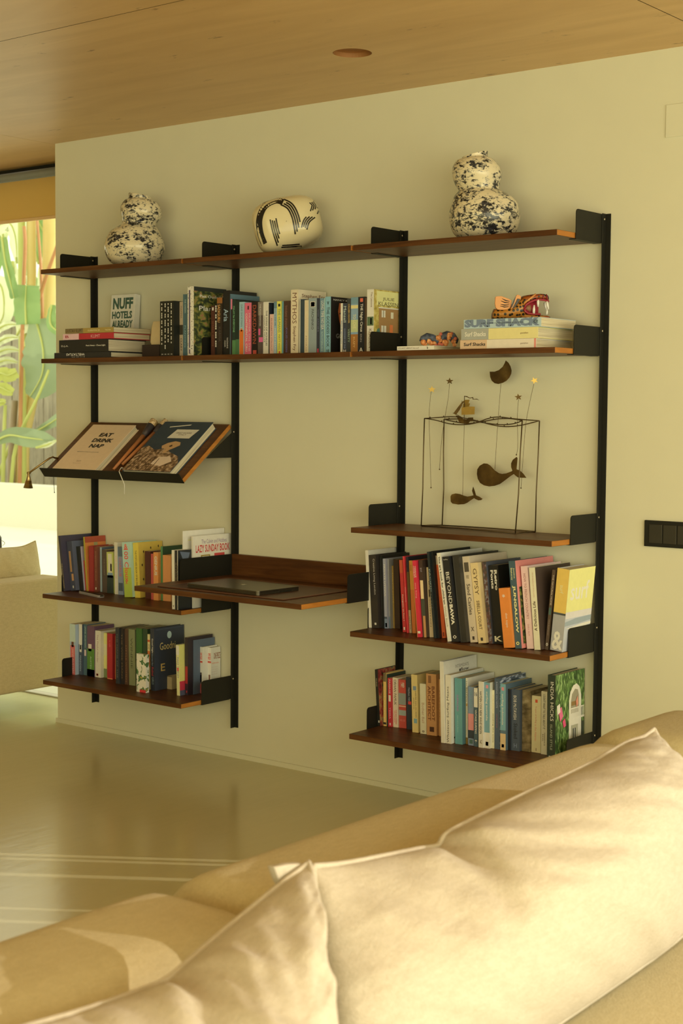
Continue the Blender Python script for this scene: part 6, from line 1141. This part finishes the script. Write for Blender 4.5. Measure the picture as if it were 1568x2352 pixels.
# ------------------------------------------------------------------ linen fabric
def fabric(name, dark, lightc, scale=420, bump=.8):
    m, nt, b = new_mat(name)
    tc = nt.nodes.new('ShaderNodeTexCoord')
    n1 = nt.nodes.new('ShaderNodeTexNoise'); n1.inputs['Scale'].default_value = 130; n1.inputs['Detail'].default_value = 6; n1.inputs['Roughness'].default_value = .65
    mp = nt.nodes.new('ShaderNodeMapping'); mp.inputs['Scale'].default_value = (1, .35, 1); nt.links.new(tc.outputs['Object'], mp.inputs['Vector']); nt.links.new(mp.outputs['Vector'], n1.inputs['Vector'])
    n2 = nt.nodes.new('ShaderNodeTexNoise'); n2.inputs['Scale'].default_value = scale; n2.inputs['Detail'].default_value = 2; nt.links.new(tc.outputs['Object'], n2.inputs['Vector'])
    ad = nt.nodes.new('ShaderNodeMath'); ad.operation = 'ADD'; nt.links.new(n1.outputs['Fac'], ad.inputs[0]); nt.links.new(n2.outputs['Fac'], ad.inputs[1])
    cr = nt.nodes.new('ShaderNodeValToRGB'); cr.color_ramp.elements[0].position = .38; cr.color_ramp.elements[0].color = (*dark, 1); cr.color_ramp.elements[1].position = .62; cr.color_ramp.elements[1].color = (*lightc, 1)
    hf = nt.nodes.new('ShaderNodeMath'); hf.operation = 'MULTIPLY'; hf.inputs[1].default_value = .5; nt.links.new(ad.outputs[0], hf.inputs[0]); nt.links.new(hf.outputs[0], cr.inputs['Fac'])
    nt.links.new(cr.outputs['Color'], b.inputs['Base Color']); b.inputs['Roughness'].default_value = .9; b.inputs['Specular IOR Level'].default_value = .15; b.inputs['Sheen Weight'].default_value = .06; b.inputs['Sheen Roughness'].default_value = .5
    bp = nt.nodes.new('ShaderNodeBump'); bp.inputs['Strength'].default_value = bump; bp.inputs['Distance'].default_value = .0022; nt.links.new(hf.outputs[0], bp.inputs['Height']); nt.links.new(bp.outputs['Normal'], b.inputs['Normal'])
    return m
M_LINEN = fabric('sand_linen', (.435, .385, .315), (.53, .475, .405))
M_SOFA = fabric('tan_sofa_cloth', (.47, .405, .25), (.56, .49, .32))

def rounded(bm, x0, x1, y0, y1, z0, z1, r, n=7, ny=12, end=None):
    """soft cushion: rounded section in x/z, swept along y with rounded ends"""
    end = end if end is not None else r
    sec = []
    for cx, cz, a0 in ((x1 - r, z1 - r, 0), (x0 + r, z1 - r, 90), (x0 + r * .6, z0 + r * .6, 180), (x1 - r * .6, z0 + r * .6, 270)):
        rr = r if a0 < 180 else r * .6
        for i in range(n + 1):
            a = math.radians(a0 + 90 * i / n); sec.append((cx + rr * math.cos(a), cz + rr * math.sin(a)))
    mx_, mz_ = (x0 + x1) / 2, (z0 + z1) / 2
    ys = [(y0 + end * (1 - math.cos(t * math.pi / 2 / 6)), math.sin(t * math.pi / 2 / 6)) for t in range(0, 7)]
    ys += [(y0 + end + (y1 - y0 - 2 * end) * i / ny, 1.0) for i in range(1, ny)]
    ys += [(y1 - end * (1 - math.cos(t * math.pi / 2 / 6)), math.sin(t * math.pi / 2 / 6)) for t in range(6, -1, -1)]
    rings = []
    for y, f in ys:
        k = end * (1 - f); ring = []
        for x, z in sec:
            dx, dz = x - mx_, z - mz_
            sx = max(.02, 1 - k / ((x1 - x0) / 2)); sz = max(.02, 1 - k / ((z1 - z0) / 2))
            ring.append(bm.verts.new((mx_ + dx * sx, y, mz_ + dz * sz)))
        rings.append(ring)
    m_ = len(sec)
    for i in range(len(rings) - 1):
        for j in range(m_): bm.faces.new((rings[i][j], rings[i + 1][j], rings[i + 1][(j + 1) % m_], rings[i][(j + 1) % m_]))
    bm.faces.new(rings[0]); bm.faces.new(list(reversed(rings[-1])))
    bmesh.ops.recalc_face_normals(bm, faces=bm.faces)
sofa = thing('sofa', 'large tan sofa in the foreground, its low back towards the shelves', 'sofa', (0, 0, 0))
XB0, XB1, ZBK = 3.06, 3.42, .635
for y0, y1 in ((-4.25, -2.705), (-2.695, -1.335), (-1.325, -.92)):
    bm = bmesh.new(); rounded(bm, XB0, XB1, y0, y1, .30, ZBK + (.012 if y0 > -1.4 else 0), .125, end=.07); obj('back_cushion', bm, M_SOFA, sofa, True)
for y0, y1 in ((-4.25, -2.705), (-2.695, -.92)):
    bm = bmesh.new(); rounded(bm, 3.40, 4.12, y0, y1, .2, .385, .06, end=.05); obj('seat_cushion', bm, M_SOFA, sofa, True)
bx('base', (3.08, 4.1, -4.24, -.93, .05, .32), M_SOFA, sofa, bev=.02, seg=3)
for x in (3.14, 4.02):
    for y in (-4.15, -1.02): bx('leg', (x - .03, x + .03, y - .03, y + .03, 0, .055), M_BLACK, sofa)

# ------------------------------------------------------------------ scatter pillows
def resample(pts, n):
    pts = [Vector(p) for p in pts]; q = []
    m_ = len(pts)
    for i in range(n):
        f = i / (n - 1) * (m_ - 1); j = min(int(f), m_ - 2); t = f - j
        p0, p1, p2, p3 = pts[max(j - 1, 0)], pts[j], pts[j + 1], pts[min(j + 2, m_ - 1)]
        q.append((p1 * 2 + (p2 - p0) * t + (p0 * 2 - p1 * 5 + p2 * 4 - p3) * t * t + (p1 * 3 - p0 - p2 * 3 + p3) * t ** 3) * .5)
    return q
def pillow(label, top, right, bottom, left, nrm, bf, bb, seed, mat=None, wr=.006, group='scatter pillows', nu=150, nv=90, pinch=(), seam=.0072, name='pillow'):
    T, R, Bt, Lf = resample(top, nu), resample(right, nv), resample(bottom, nu), resample(left, nv)
    n = Vector(nrm).normalized(); root = thing(name, label, 'pillow', (0, 0, 0), group=group)
    def coons(i, j):
        s, t = i / (nu - 1), j / (nv - 1)
        return T[i] * (1 - t) + Bt[i] * t + Lf[j] * (1 - s) + R[j] * s - (T[0] * (1 - s) * (1 - t) + T[-1] * s * (1 - t) + Bt[0] * (1 - s) * t + Bt[-1] * s * t)
    bm = bmesh.new(); grids = []
    for sign, amt in ((1, bf), (-1, bb)):
        gdd = []
        for j in range(nv):
            rowv = []
            for i in range(nu):
                s, t = i / (nu - 1), j / (nv - 1)
                f = (max(0, 4 * s * (1 - s)) ** .72) * (max(0, 4 * t * (1 - t)) ** .62)
                p = coons(i, j) + n * (sign * amt * f)
                if sign > 0 and 0 < i < nu - 1 and 0 < j < nv - 1:
                    e = min(1, f * 3)
                    wv = noise.noise(Vector((s * 16 + t * 2.2, t * 1.6, seed))) * math.exp(-t / .28) * 1.25
                    wv += noise.noise(Vector((t * 9 - s * 2, s * 1.4, seed + 5))) * (math.exp(-s / .16) + math.exp(-(1 - s) / .14)) * .9
                    wv += noise.noise(Vector((s * 6 - t * 2, t * 2, seed + 9))) * .8
                    wv += noise.noise(Vector((s * 13 - t * 6, t * 2, seed + 2))) * .4
                    wv += noise.noise(Vector((s * 36 - t * 9, t * 3, seed + 4))) * math.exp(-t / .2) * .55 + noise.noise(Vector((s * 22 - t * 10, t * 1.3, seed + 6))) * .42
                    wv += noise.noise(Vector((t * 22 + s * 6, s * 4, seed + 8))) * (math.exp(-s / .14) + math.exp(-(1 - s) / .12)) * .25
                    for ps, pa in pinch:
                        dd = s - ps; wv -= pa * math.exp(-(dd / .03) ** 2) * math.exp(-t / .16)
                        wv += pa * .7 * (math.exp(-((dd - .07 - t * .25) / .035) ** 2) + math.exp(-((dd + .07 + t * .2) / .035) ** 2)) * math.exp(-t / .22)
                    p += n * (wr * wv * e)
                rowv.append(p)
            gdd.append(rowv)
        grids.append(gdd)
    vf = [[bm.verts.new(grids[0][j][i]) for i in range(nu)] for j in range(nv)]
    vb = [[vf[j][i] if i in (0, nu - 1) or j in (0, nv - 1) else bm.verts.new(grids[1][j][i]) for i in range(nu)] for j in range(nv)]
    for j in range(nv - 1):
        for i in range(nu - 1):
            bm.faces.new((vf[j][i], vf[j + 1][i], vf[j + 1][i + 1], vf[j][i + 1]))
            if len({vb[j][i], vb[j][i + 1], vb[j + 1][i + 1], vb[j + 1][i]}) == 4:
                try: bm.faces.new((vb[j][i], vb[j][i + 1], vb[j + 1][i + 1], vb[j + 1][i]))
                except ValueError: pass
    bmesh.ops.recalc_face_normals(bm, faces=bm.faces)
    obj('pillow_cover', bm, mat or M_LINEN, root, True)
    loop = T + R[1:] + list(reversed(Bt))[1:] + list(reversed(Lf))[1:]
    bm = bmesh.new(); tube(bm, loop, seam, 8, flat=.7); obj('piping', bm, mat or M_LINEN, root, True)
    return root
X2 = 3.46
p2top = [onx(u, v, X2) for u, v in ((715, 1992), (790, 1985), (880, 1968), (960, 1952), (1003, 1944), (1022, 1918), (1060, 1896), (1120, 1866), (1210, 1822), (1300, 1781), (1360, 1752), (1400, 1728), (1440, 1706), (1475, 1694), (1500, 1676))]
p2right = [p2top[-1], onx(1512, 1700, 3.475), onx(1535, 1742, 3.50), onx(1566, 1800, 3.53), Vector((3.55, -1.70, .52)), Vector((3.56, -1.70, .40))]
p2bot = [Vector((3.61, -2.82, .40)), Vector((3.605, -2.5, .395)), Vector((3.59, -2.1, .395)), Vector((3.575, -1.85, .395)), Vector((3.56, -1.70, .40))]
p2left = [p2top[0], Vector((3.52, -2.80, .65)), Vector((3.58, -2.845, .57)), Vector((3.61, -2.85, .48)), Vector((3.61, -2.82, .40))]
pillow('long sand-coloured linen pillow with a puckered top seam, right of the other', p2top, p2right, p2bot, p2left, (.86, -.12, .42), .135, .05, 3.3, pinch=((.27, 1.6), (.78, .9), (.93, .8)), wr=.014)
p1top = [Vector((3.48, -3.62, .74)), Vector((3.475, -3.42, .685)), onx(90, 2352, 3.47), onx(200, 2320, 3.47), onx(300, 2285, 3.47), onx(383, 2250, 3.47), onx(450, 2193, 3.47), onx(540, 2118, 3.468), onx(640, 2036, 3.462), onx(708, 1984, 3.455)]
p1right = [p1top[-1], onx(722, 2040, 3.50), onx(727, 2110, 3.545), onx(738, 2200, 3.59), onx(748, 2290, 3.62), Vector((3.66, -2.94, .53)), Vector((3.69, -2.94, .40))]
p1bot = [Vector((3.72, -3.56, .40)), Vector((3.72, -3.3, .395)), Vector((3.71, -3.1, .395)), Vector((3.69, -2.94, .40))]
p1left = [p1top[0], Vector((3.58, -3.62, .6)), Vector((3.68, -3.59, .48)), Vector((3.72, -3.56, .40))]
pil1 = pillow('square sand-coloured linen pillow in the left foreground', p1top, p1right, p1bot, p1left, (.80, -.05, .55), .115, .05, 7.7, pinch=((.56, 1.2), (.78, 1.0)), wr=.015)
# stitched corner tab poking out behind the square pillow
pa = [onx(u, v, 3.447) for u, v in ((622, 1990), (655, 1984), (690, 1982), (705, 1990), (668, 2016), (640, 2034), (632, 2018))]
bm = bmesh.new(); cpt = sum(pa, Vector()) / len(pa); plate(bm, [(q.y - cpt.y, q.z - cpt.z) for q in pa], cpt, Vector((0, 1, 0)), Vector((0, 0, 1)), .012); bevel(bm, .003, 2); obj('corner_tab', bm, M_LINEN, pil1, True)

# ------------------------------------------------------------------ second sofa beyond the wall's end
s2 = thing('lounge_sofa', 'pale beige sofa seen from behind beyond the end of the wall', 'sofa', (0, 0, 0))
XS = -.494
M_PALE = fabric('pale_beige_cloth', (.60, .49, .30), (.70, .58, .37))
bx('back_panel', (XS - .16, XS, -2.6, .27, .10, .600), M_PALE, s2, bev=.018, seg=3)
bx('seat', (XS - .80, XS - .16, -2.6, .27, .12, .34), M_PALE, s2, bev=.03, seg=3)
for x in (XS - .1, XS - .70):
    for y in (-2.4, -.75): bx('leg', (x - .025, x + .025, y - .025, y + .025, 0, .12), M_BLACK, s2)
xc = XS - .235
ct = [ony(-120, 1262, -.40) for _ in range(1)]
def c2(u, v, x): return onx(u, v, x)
pillow('beige back pillow standing on the sofa beyond the wall', [c2(-70, 1252, xc), c2(-30, 1261, xc), c2(10, 1259, xc), c2(50, 1255, xc), c2(81, 1242, xc)], [c2(81, 1242, xc), c2(86, 1270, xc), c2(90, 1300, xc), c2(92, 1316, xc), c2(88, 1345, xc - .02), c2(86, 1400, xc - .03)], [c2(-66, 1400, xc - .03), c2(0, 1402, xc - .03), c2(86, 1400, xc - .03)], [c2(-70, 1252, xc), c2(-66, 1330, xc), c2(-66, 1400, xc - .03)], (1, -.1, .15), .055, .06, 2.2, mat=M_PALE, wr=.004, nu=40, nv=30, seam=.003, name='back_pillow')
# ------------------------------------------------------------------ terrace, low wall, fence and plants outside the glass
M_TERR = plain((.80, .77, .68), rough=.85, vary=.05, scale=3, name='pale_terrace')
struct(bx('terrace', (-20, 9, .42, 20, -.12, -.02), M_TERR))
lw_ = bx('garden_wall', (-20, 4, 7.1, 7.4, -.02, .475), plain((.74, .72, .62), rough=.85, name='white_render')); struct(lw_)
M_PLANK = wood_mat('grey_fence', (.20, .17, .13), (.30, .26, .20), (.40, .35, .27), stretch=(6, 6, 1.2))
fe = thing('fence', 'weathered grey vertical-board fence behind the garden plants', 'fence', (0, 9.3, 0))
x = -16.0; i = 0
while x < -7.0:
    w_ = .145 + .02 * ((i * 7) % 3); bx('plank', (x, x + w_ - .012, -.012 + .006 * (i % 2), .012 + .006 * (i % 2), -.02, 2.6 + .02 * ((i * 5) % 3)), M_PLANK, fe); x += w_; i += 1
bx('rail', (-16, -7, .02, .07, .5, .6), M_PLANK, fe); bx('rail', (-16, -7, .02, .07, 2.0, 2.1), M_PLANK, fe)
def leaf_mat(name, c1, c2_, tr=.5):
    m, nt, b = new_mat(name)
    tc = nt.nodes.new('ShaderNodeTexCoord'); n = nt.nodes.new('ShaderNodeTexNoise'); n.inputs['Scale'].default_value = 5; n.inputs['Detail'].default_value = 4; nt.links.new(tc.outputs['Object'], n.inputs['Vector'])
    mx = nt.nodes.new('ShaderNodeMix'); mx.data_type = 'RGBA'; mx.inputs['A'].default_value = (*c1, 1); mx.inputs['B'].default_value = (*c2_, 1); nt.links.new(n.outputs['Fac'], mx.inputs['Factor']); nt.links.new(mx.outputs['Result'], b.inputs['Base Color'])
    b.inputs['Roughness'].default_value = .4
    ts = nt.nodes.new('ShaderNodeBsdfTranslucent'); nt.links.new(mx.outputs['Result'], ts.inputs['Color'])
    ms = nt.nodes.new('ShaderNodeMixShader'); ms.inputs['Fac'].default_value = tr; nt.links.new(b.outputs['BSDF'], ms.inputs[1]); nt.links.new(ts.outputs['BSDF'], ms.inputs[2]); nt.links.new(ms.outputs['Shader'], nt.nodes['Material Output'].inputs['Surface'])
    return m
M_LG = leaf_mat('banana_leaf', (.20, .33, .12), (.30, .44, .16)); M_LGR = leaf_mat('grey_green_leaf', (.26, .34, .20), (.34, .42, .25)); M_LY = leaf_mat('yellow_green_leaf', (.55, .62, .14), (.66, .68, .20)); M_LP = leaf_mat('pale_leaf', (.66, .72, .46), (.78, .80, .58))
M_STG = leaf_mat('green_stem', (.50, .56, .16), (.58, .58, .18), .2); M_STR = leaf_mat('russet_stalk', (.46, .20, .08), (.56, .27, .11), .1); M_STY = leaf_mat('dry_yellow_sheath', (.74, .60, .22), (.80, .66, .30), .3); M_TRK = leaf_mat('brown_trunk', (.22, .15, .09), (.32, .23, .14), 0)
def leaf(parent, pix, y, wpx, mat, fold=.25, side=None, name='leaf', tornado=0.0):
    """blade along a midrib given in photo pixels at depth y; wpx = half-width profile in pixels"""
    n_ = 16; mid = smooth_xy(pix, n_); k = 1 / pxm(y, 70)
    W = smooth_xy([(i, w__) for i, w__ in enumerate(wpx)], n_)
    bm = bmesh.new(); rows_ = []
    for i, (u, v) in enumerate(mid):
        u2, v2 = mid[min(i + 1, n_ - 1)]; u0, v0 = mid[max(i - 1, 0)]; tx, ty = u2 - u0, v2 - v0; l = math.hypot(tx, ty) or 1; nx, ny = -ty / l, tx / l
        rr = []
        for j, f in enumerate((-1, -.66, -.33, 0, .33, .66, 1)):
            wj = max(.3, W[i][1]) * f * (1 + tornado * .25 * noise.noise(Vector((i * .9, f * 2, y))))
            p = ony(u + nx * wj, v + ny * wj, y); rr.append(bm.verts.new(p + Vector((0, fold * abs(f) * max(.3, W[i][1]) * k + .03 * noise.noise(Vector((i * .4, f, y * 3))), 0))))
        rows_.append(rr)
    for i in range(n_ - 1):
        for j in range(6): bm.faces.new((rows_[i][j], rows_[i][j + 1], rows_[i + 1][j + 1], rows_[i + 1][j]))
    o = obj(name, bm, mat, parent, True)
    bm = bmesh.new(); tube(bm, [ony(u, v, y) + Vector((0, -.012, 0)) for u, v in mid], [.016 * (1 - .7 * i / n_) for i in range(n_)], 6); obj('midrib', bm, M_STG, o, True)
    return o
def stalk(parent, pix, y, rpx, mat, name='stalk'):
    k = 1 / pxm(y, 70); pts = smooth_xy(pix, 10); bm = bmesh.new()
    rads = rpx if isinstance(rpx, (list, tuple)) else [rpx, rpx]
    tube(bm, [ony(u, v, y) for u, v in pts], [(rads[0] + (rads[-1] - rads[0]) * i / 9) * k for i in range(10)], 10); return obj(name, bm, mat, parent, True)
g = 'banana plants outside the glass'
def base(u, y): p = ony(u, 1300, y); return (0, 0, 0)
b1 = thing('banana_plant', 'tall banana plant with green and russet stalks outside the glass', 'plant', (0, 0, 0), group=g)
Y1 = 8.1
def foot(u, y): return (u, proj_v(u, y, -.02))
stalk(b1, [foot(52, Y1), (52, 900), (50, 700), (49, 480), (50, 300)], Y1, [9, 8], M_STG)
stalk(b1, [foot(40, Y1 + .1), (46, 1000), (62, 850), (72, 700), (72, 480), (74, 300)], Y1 + .1, [8, 12], M_STY, 'sheath')
stalk(b1, [foot(44, Y1 - .2), (48, 900), (54, 660), (58, 560), (55, 520)], Y1 - .2, [5, 4], M_STR)
stalk(b1, [(98, 760), (95, 640), (90, 560), (84, 490), (78, 380)], Y1, [4, 3], M_STR)
stalk(b1, [(88, 690), (104, 640), (122, 590), (140, 540)], Y1 - .1, [5, 3.5], M_STR)
stalk(b1, [foot(52, Y1 + .2), (58, 1010), (84, 870), (110, 720), (118, 500), (124, 300)], Y1 + .2, [8, 22], M_STY, 'sheath')
leaf(b1, [(62, 745), (60, 700), (62, 655)], Y1 - .4, [28, 30, 27], M_LG, .1)
leaf(b1, [(6, 545), (14, 600), (26, 650), (34, 685)], Y1 - .5, [8, 11, 12, 9], M_LG, .1)
leaf(b1, [(120, 700), (118, 745), (150, 770)], Y1 - .4, [6, 14, 8], M_LG, .2)
leaf(b1, [(-10, 520), (20, 510), (36, 540), (40, 590)], Y1 + .3, [20, 22, 18, 6], M_LP, .2)
leaf(b1, [(30, 600), (36, 640), (40, 670)], Y1 + .2, [4, 9, 4], M_LP, .2)
b2 = thing('banana_plant', 'broad grey-green leaved banana plant low outside the glass', 'plant', (0, 0, 0), group=g)
Y2 = 7.8
leaf(b2, [(84, 735), (100, 800), (98, 860), (70, 912)], Y2, [20, 54, 52, 16], M_LGR, .12, tornado=.6)
leaf(b2, [(40, 770), (62, 740), (90, 735)], Y2 + .2, [4, 26, 12], M_LP, .1)
stalk(b2, [(112, 850), (92, 900), (68, 950), (44, 1000), (30, 1060), foot(20, Y2)], Y2 - .1, [3, 5], M_STG)
leaf(b2, [(-20, 1020), (20, 1000), (60, 1005), (100, 1010), (128, 1012)], Y2 - .3, [6, 17, 22, 18, 3], M_LGR, .15)
leaf(b2, [(85, 1028), (108, 1022), (131, 1012)], Y2 - .34, [2, 6, 2], M_LP, .1)
leaf(b2, [(60, 1000), (95, 985), (135, 960)], Y2 - .1, [3, 8, 14], M_LGR, .15)
b3 = thing('banana_plant', 'yellow-green split-leaved banana plant at the far left edge', 'plant', (0, 0, 0), group=g)
Y3 = 7.7
leaf(b3, [(-30, 880), (0, 858), (20, 862), (39, 855)], Y3, [14, 16, 16, 12], M_LY, .1, tornado=.8)
leaf(b3, [(-30, 900), (0, 890), (16, 896), (30, 902)], Y3 - .05, [12, 14, 14, 8], M_LY, .1, tornado=.8)
leaf(b3, [(-30, 930), (0, 924), (14, 922)], Y3 - .1, [8, 9, 4], M_LY, .1)
stalk(b3, [(12, 930), (10, 980), (8, 1060), foot(4, Y3)], Y3 + .05, [4, 5], M_STG)
stalk(b3, [foot(26, Y3 + .4), (26, 1060), (30, 980), (34, 920)], Y3 + .4, [9, 8], M_TRK, 'trunk')
for i, (u0, v0, u1, v1) in enumerate(((-10, 760, 40, 745), (-10, 790, 42, 775), (-10, 812, 44, 805), (-10, 835, 40, 832))):
    leaf(b3, [(u0, v0), ((u0 + u1) / 2, (v0 + v1) / 2 - 6), (u1, v1)], Y3 + .5 + .05 * i, [8, 9, 3], M_LP, .2)
leaf(b3, [(-20, 640), (5, 660), (10, 720), (-10, 760)], Y3 + 1.4, [10, 22, 20, 10], M_LP, .1)
b4 = thing('banana_plant', 'thin-stalked young banana plant with yellow sheaths by the fence', 'plant', (0, 0, 0), group=g)
Y4 = 8.75
stalk(b4, [foot(58, Y4), (58, 1050), (62, 960), (68, 905)], Y4, [10, 9], M_STY, 'sheath')
stalk(b4, [foot(40, Y4), (42, 1060), (48, 980), (50, 920)], Y4 + .1, [10, 7], M_STY, 'sheath')
stalk(b4, [foot(20, Y4), (22, 1090), (36, 1040), (58, 985)], Y4 - .2, [4, 3], M_STG)
stalk(b4, [(-10, 1110), (12, 1050), (30, 1000)], Y4 - .2, [5, 3], M_STG)
# dense planting further back closes the view above the fence
b5 = thing('hedge_plant', 'pale sunlit foliage rising behind the fence', 'plant', (0, 0, 0))
for i in range(26):
    a = random.uniform(-60, 200); v0 = random.uniform(440, 700)
    leaf(b5, [(a, v0 + 90), (a + random.uniform(-20, 20), v0 + 30), (a + random.uniform(-50, 50), v0 - 60)], 9.9 + random.random(), [4, 20, 5], [M_LP, M_LG, M_LY][i % 3], .2)

# ------------------------------------------------------------------ person sitting on the far sofa, mostly outside the frame
pe = thing('person', 'person with dark hair and a white top sitting on the far sofa', 'person', (0, 0, 0))
sh = onx(17, 1305, XS - .16)
px0 = XS - .48; py0 = sh.y - .235
def skin(name, pts, edges, rad, mat, parent, sub=2, root=0):
    me = bpy.data.meshes.new(name); me.from_pydata([Vector(p) for p in pts], edges, []); o = bpy.data.objects.new(name, me); link(o, parent)
    sk = o.modifiers.new('skin', 'SKIN'); sk.use_smooth_shade = True
    for i, r in enumerate(rad): me.skin_vertices[0].data[i].radius = r if isinstance(r, tuple) else (r, r)
    me.skin_vertices[0].data[root].use_root = True
    o.modifiers.new('sub', 'SUBSURF').levels = sub; o.modifiers['sub'].render_levels = sub
    me.materials.append(mat); return o
M_SKIN = plain((.50, .30, .17), rough=.5, name='skin'); M_WHITE = plain((.86, .83, .76), rough=.8, name='white_cotton', scale=200); M_HAIR = ramp_mat('dark_hair', [(.3, (.012, .008, .005)), (.7, (.05, .03, .018))], scale=60, stretch=(8, 8, 1))
zs = .36
body_p = [(px0, py0, zs + .08), (px0 + .05, py0, zs + .22), (px0 + .10, py0, zs + .33), (px0 + .09, py0, zs + .42), (px0 + .06, py0, zs + .50), (px0 + .03, py0, zs + .60),
          (px0 + .10, py0 + .16, zs + .315), (px0 + .02, py0 + .24, zs + .14), (px0 - .16, py0 + .16, zs + .10), (px0 - .24, py0 + .10, zs + .10),
          (px0 + .10, py0 - .16, zs + .315), (px0 + .02, py0 - .24, zs + .14), (px0 - .16, py0 - .16, zs + .10), (px0 - .24, py0 - .10, zs + .10),
          (px0 - .02, py0 + .10, zs + .07), (px0 - .40, py0 + .11, zs + .10), (px0 - .44, py0 + .11, .10), (px0 - .55, py0 + .11, .045),
          (px0 - .02, py0 - .10, zs + .07), (px0 - .40, py0 - .11, zs + .10), (px0 - .44, py0 - .11, .10), (px0 - .55, py0 - .11, .045)]
body_e = [(0, 1), (1, 2), (2, 3), (3, 4), (4, 5), (2, 6), (6, 7), (7, 8), (8, 9), (2, 10), (10, 11), (11, 12), (12, 13), (0, 14), (14, 15), (15, 16), (16, 17), (0, 18), (18, 19), (19, 20), (20, 21)]
body_r = [.13, .13, .12, .05, .085, .07, .055, .045, .035, .03, .055, .045, .035, .03, .085, .065, .045, .035, .085, .065, .045, .035]
skin('body', body_p, body_e, body_r, M_SKIN, pe)
top_i = [0, 1, 2, 6, 7, 10, 11]; mp_ = {a: i for i, a in enumerate(top_i)}
skin('white_top', [body_p[i] for i in top_i], [(mp_[a], mp_[b_]) for a, b_ in body_e if a in mp_ and b_ in mp_], [.155, .15, .135, .078, .066, .078, .066], M_WHITE, pe)
hx_, hy_, hz_ = px0 + .06, py0, zs + .55
bm = bmesh.new(); bmesh.ops.create_icosphere(bm, subdivisions=4, radius=.112)
for v in bm.verts:
    v.co.z *= 1.15; v.co.y *= .92
    if v.co.z < 0: v.co.x = max(v.co.x, -.02) * 1.0; v.co.z *= 1.5; v.co.x *= .9
    v.co *= 1 + .04 * noise.noise(v.co * 22); v.co += Vector((hx_, hy_, hz_))
hair = obj('hair', bm, M_HAIR, pe, True)
hs = onx(1.5, 1240, px0 + .1)
bm = bmesh.new(); tube(bm, [Vector((hx_ + .02, hy_ + .06, hz_ + .06)), Vector((hs.x, hs.y - .10, hs.z + .05)), Vector((hs.x, hs.y - .035, hs.z - .002)), onx(0, 1258, px0 + .1) - Vector((0, .028, 0)), onx(-4, 1278, px0 + .1) - Vector((0, .05, 0))], [.05, .05, .036, .034, .012], 12); obj('hair_lock', bm, M_HAIR, pe, True)
bm = bmesh.new(); tube(bm, [onx(u, v, px0 + .1) for u, v in smooth_xy([(0, 1241), (5, 1242), (10, 1245.5), (10.5, 1249), (6, 1253)], 14)], .0012, 5); obj('stray_hair', bm, M_HAIR, pe, True)
for s_ in (-1, 1):                              # ears, nose and eyes look towards the glass
    bm = bmesh.new(); bmesh.ops.create_icosphere(bm, subdivisions=2, radius=.022)
    for v in bm.verts: v.co.y *= .4; v.co += Vector((hx_ - .03, hy_ + s_ * .084, hz_ - .02))
    obj('ear', bm, M_SKIN, pe, True)
    bm = bmesh.new(); bmesh.ops.create_icosphere(bm, subdivisions=2, radius=.011, matrix=Matrix.Translation((hx_ - .112, hy_ + s_ * .032, hz_ + .0))); obj('eye', bm, P(60, 46, 30), pe, True)
bm = bmesh.new(); tube(bm, [(hx_ - .10, hy_, hz_ + .0), (hx_ - .128, hy_, hz_ - .035), (hx_ - .105, hy_, hz_ - .042)], [.008, .014, .009], 8); obj('nose', bm, M_SKIN, pe, True)
bm = bmesh.new(); tube(bm, [(hx_ - .10, hy_ - .022, hz_ - .072), (hx_ - .112, hy_, hz_ - .074), (hx_ - .10, hy_ + .022, hz_ - .072)], [.003, .006, .003], 8); obj('mouth', bm, P(120, 60, 44), pe, True)
for s_ in (-1, 1):                              # hands resting together in the lap
    w0 = Vector((px0 - .24, py0 + s_ * .10, zs + .10))
    for f in range(4):
        bm = bmesh.new(); a = w0 + Vector((-.03, s_ * (-.012 + .017 * f - .02), .004)); tube(bm, [a, a + Vector((-.035, -s_ * .012, .002)), a + Vector((-.055 - .006 * (1 - abs(f - 1.5)), -s_ * .022, -.012))], [.0095, .0085, .006], 8); obj('finger', bm, M_SKIN, pe, True)
    bm = bmesh.new(); a = w0 + Vector((-.005, -s_ * .03, .012)); tube(bm, [a, a + Vector((-.028, -s_ * .012, .008)), a + Vector((-.048, -s_ * .012, .004))], [.0105, .0095, .007], 8); obj('thumb', bm, M_SKIN, pe, True)
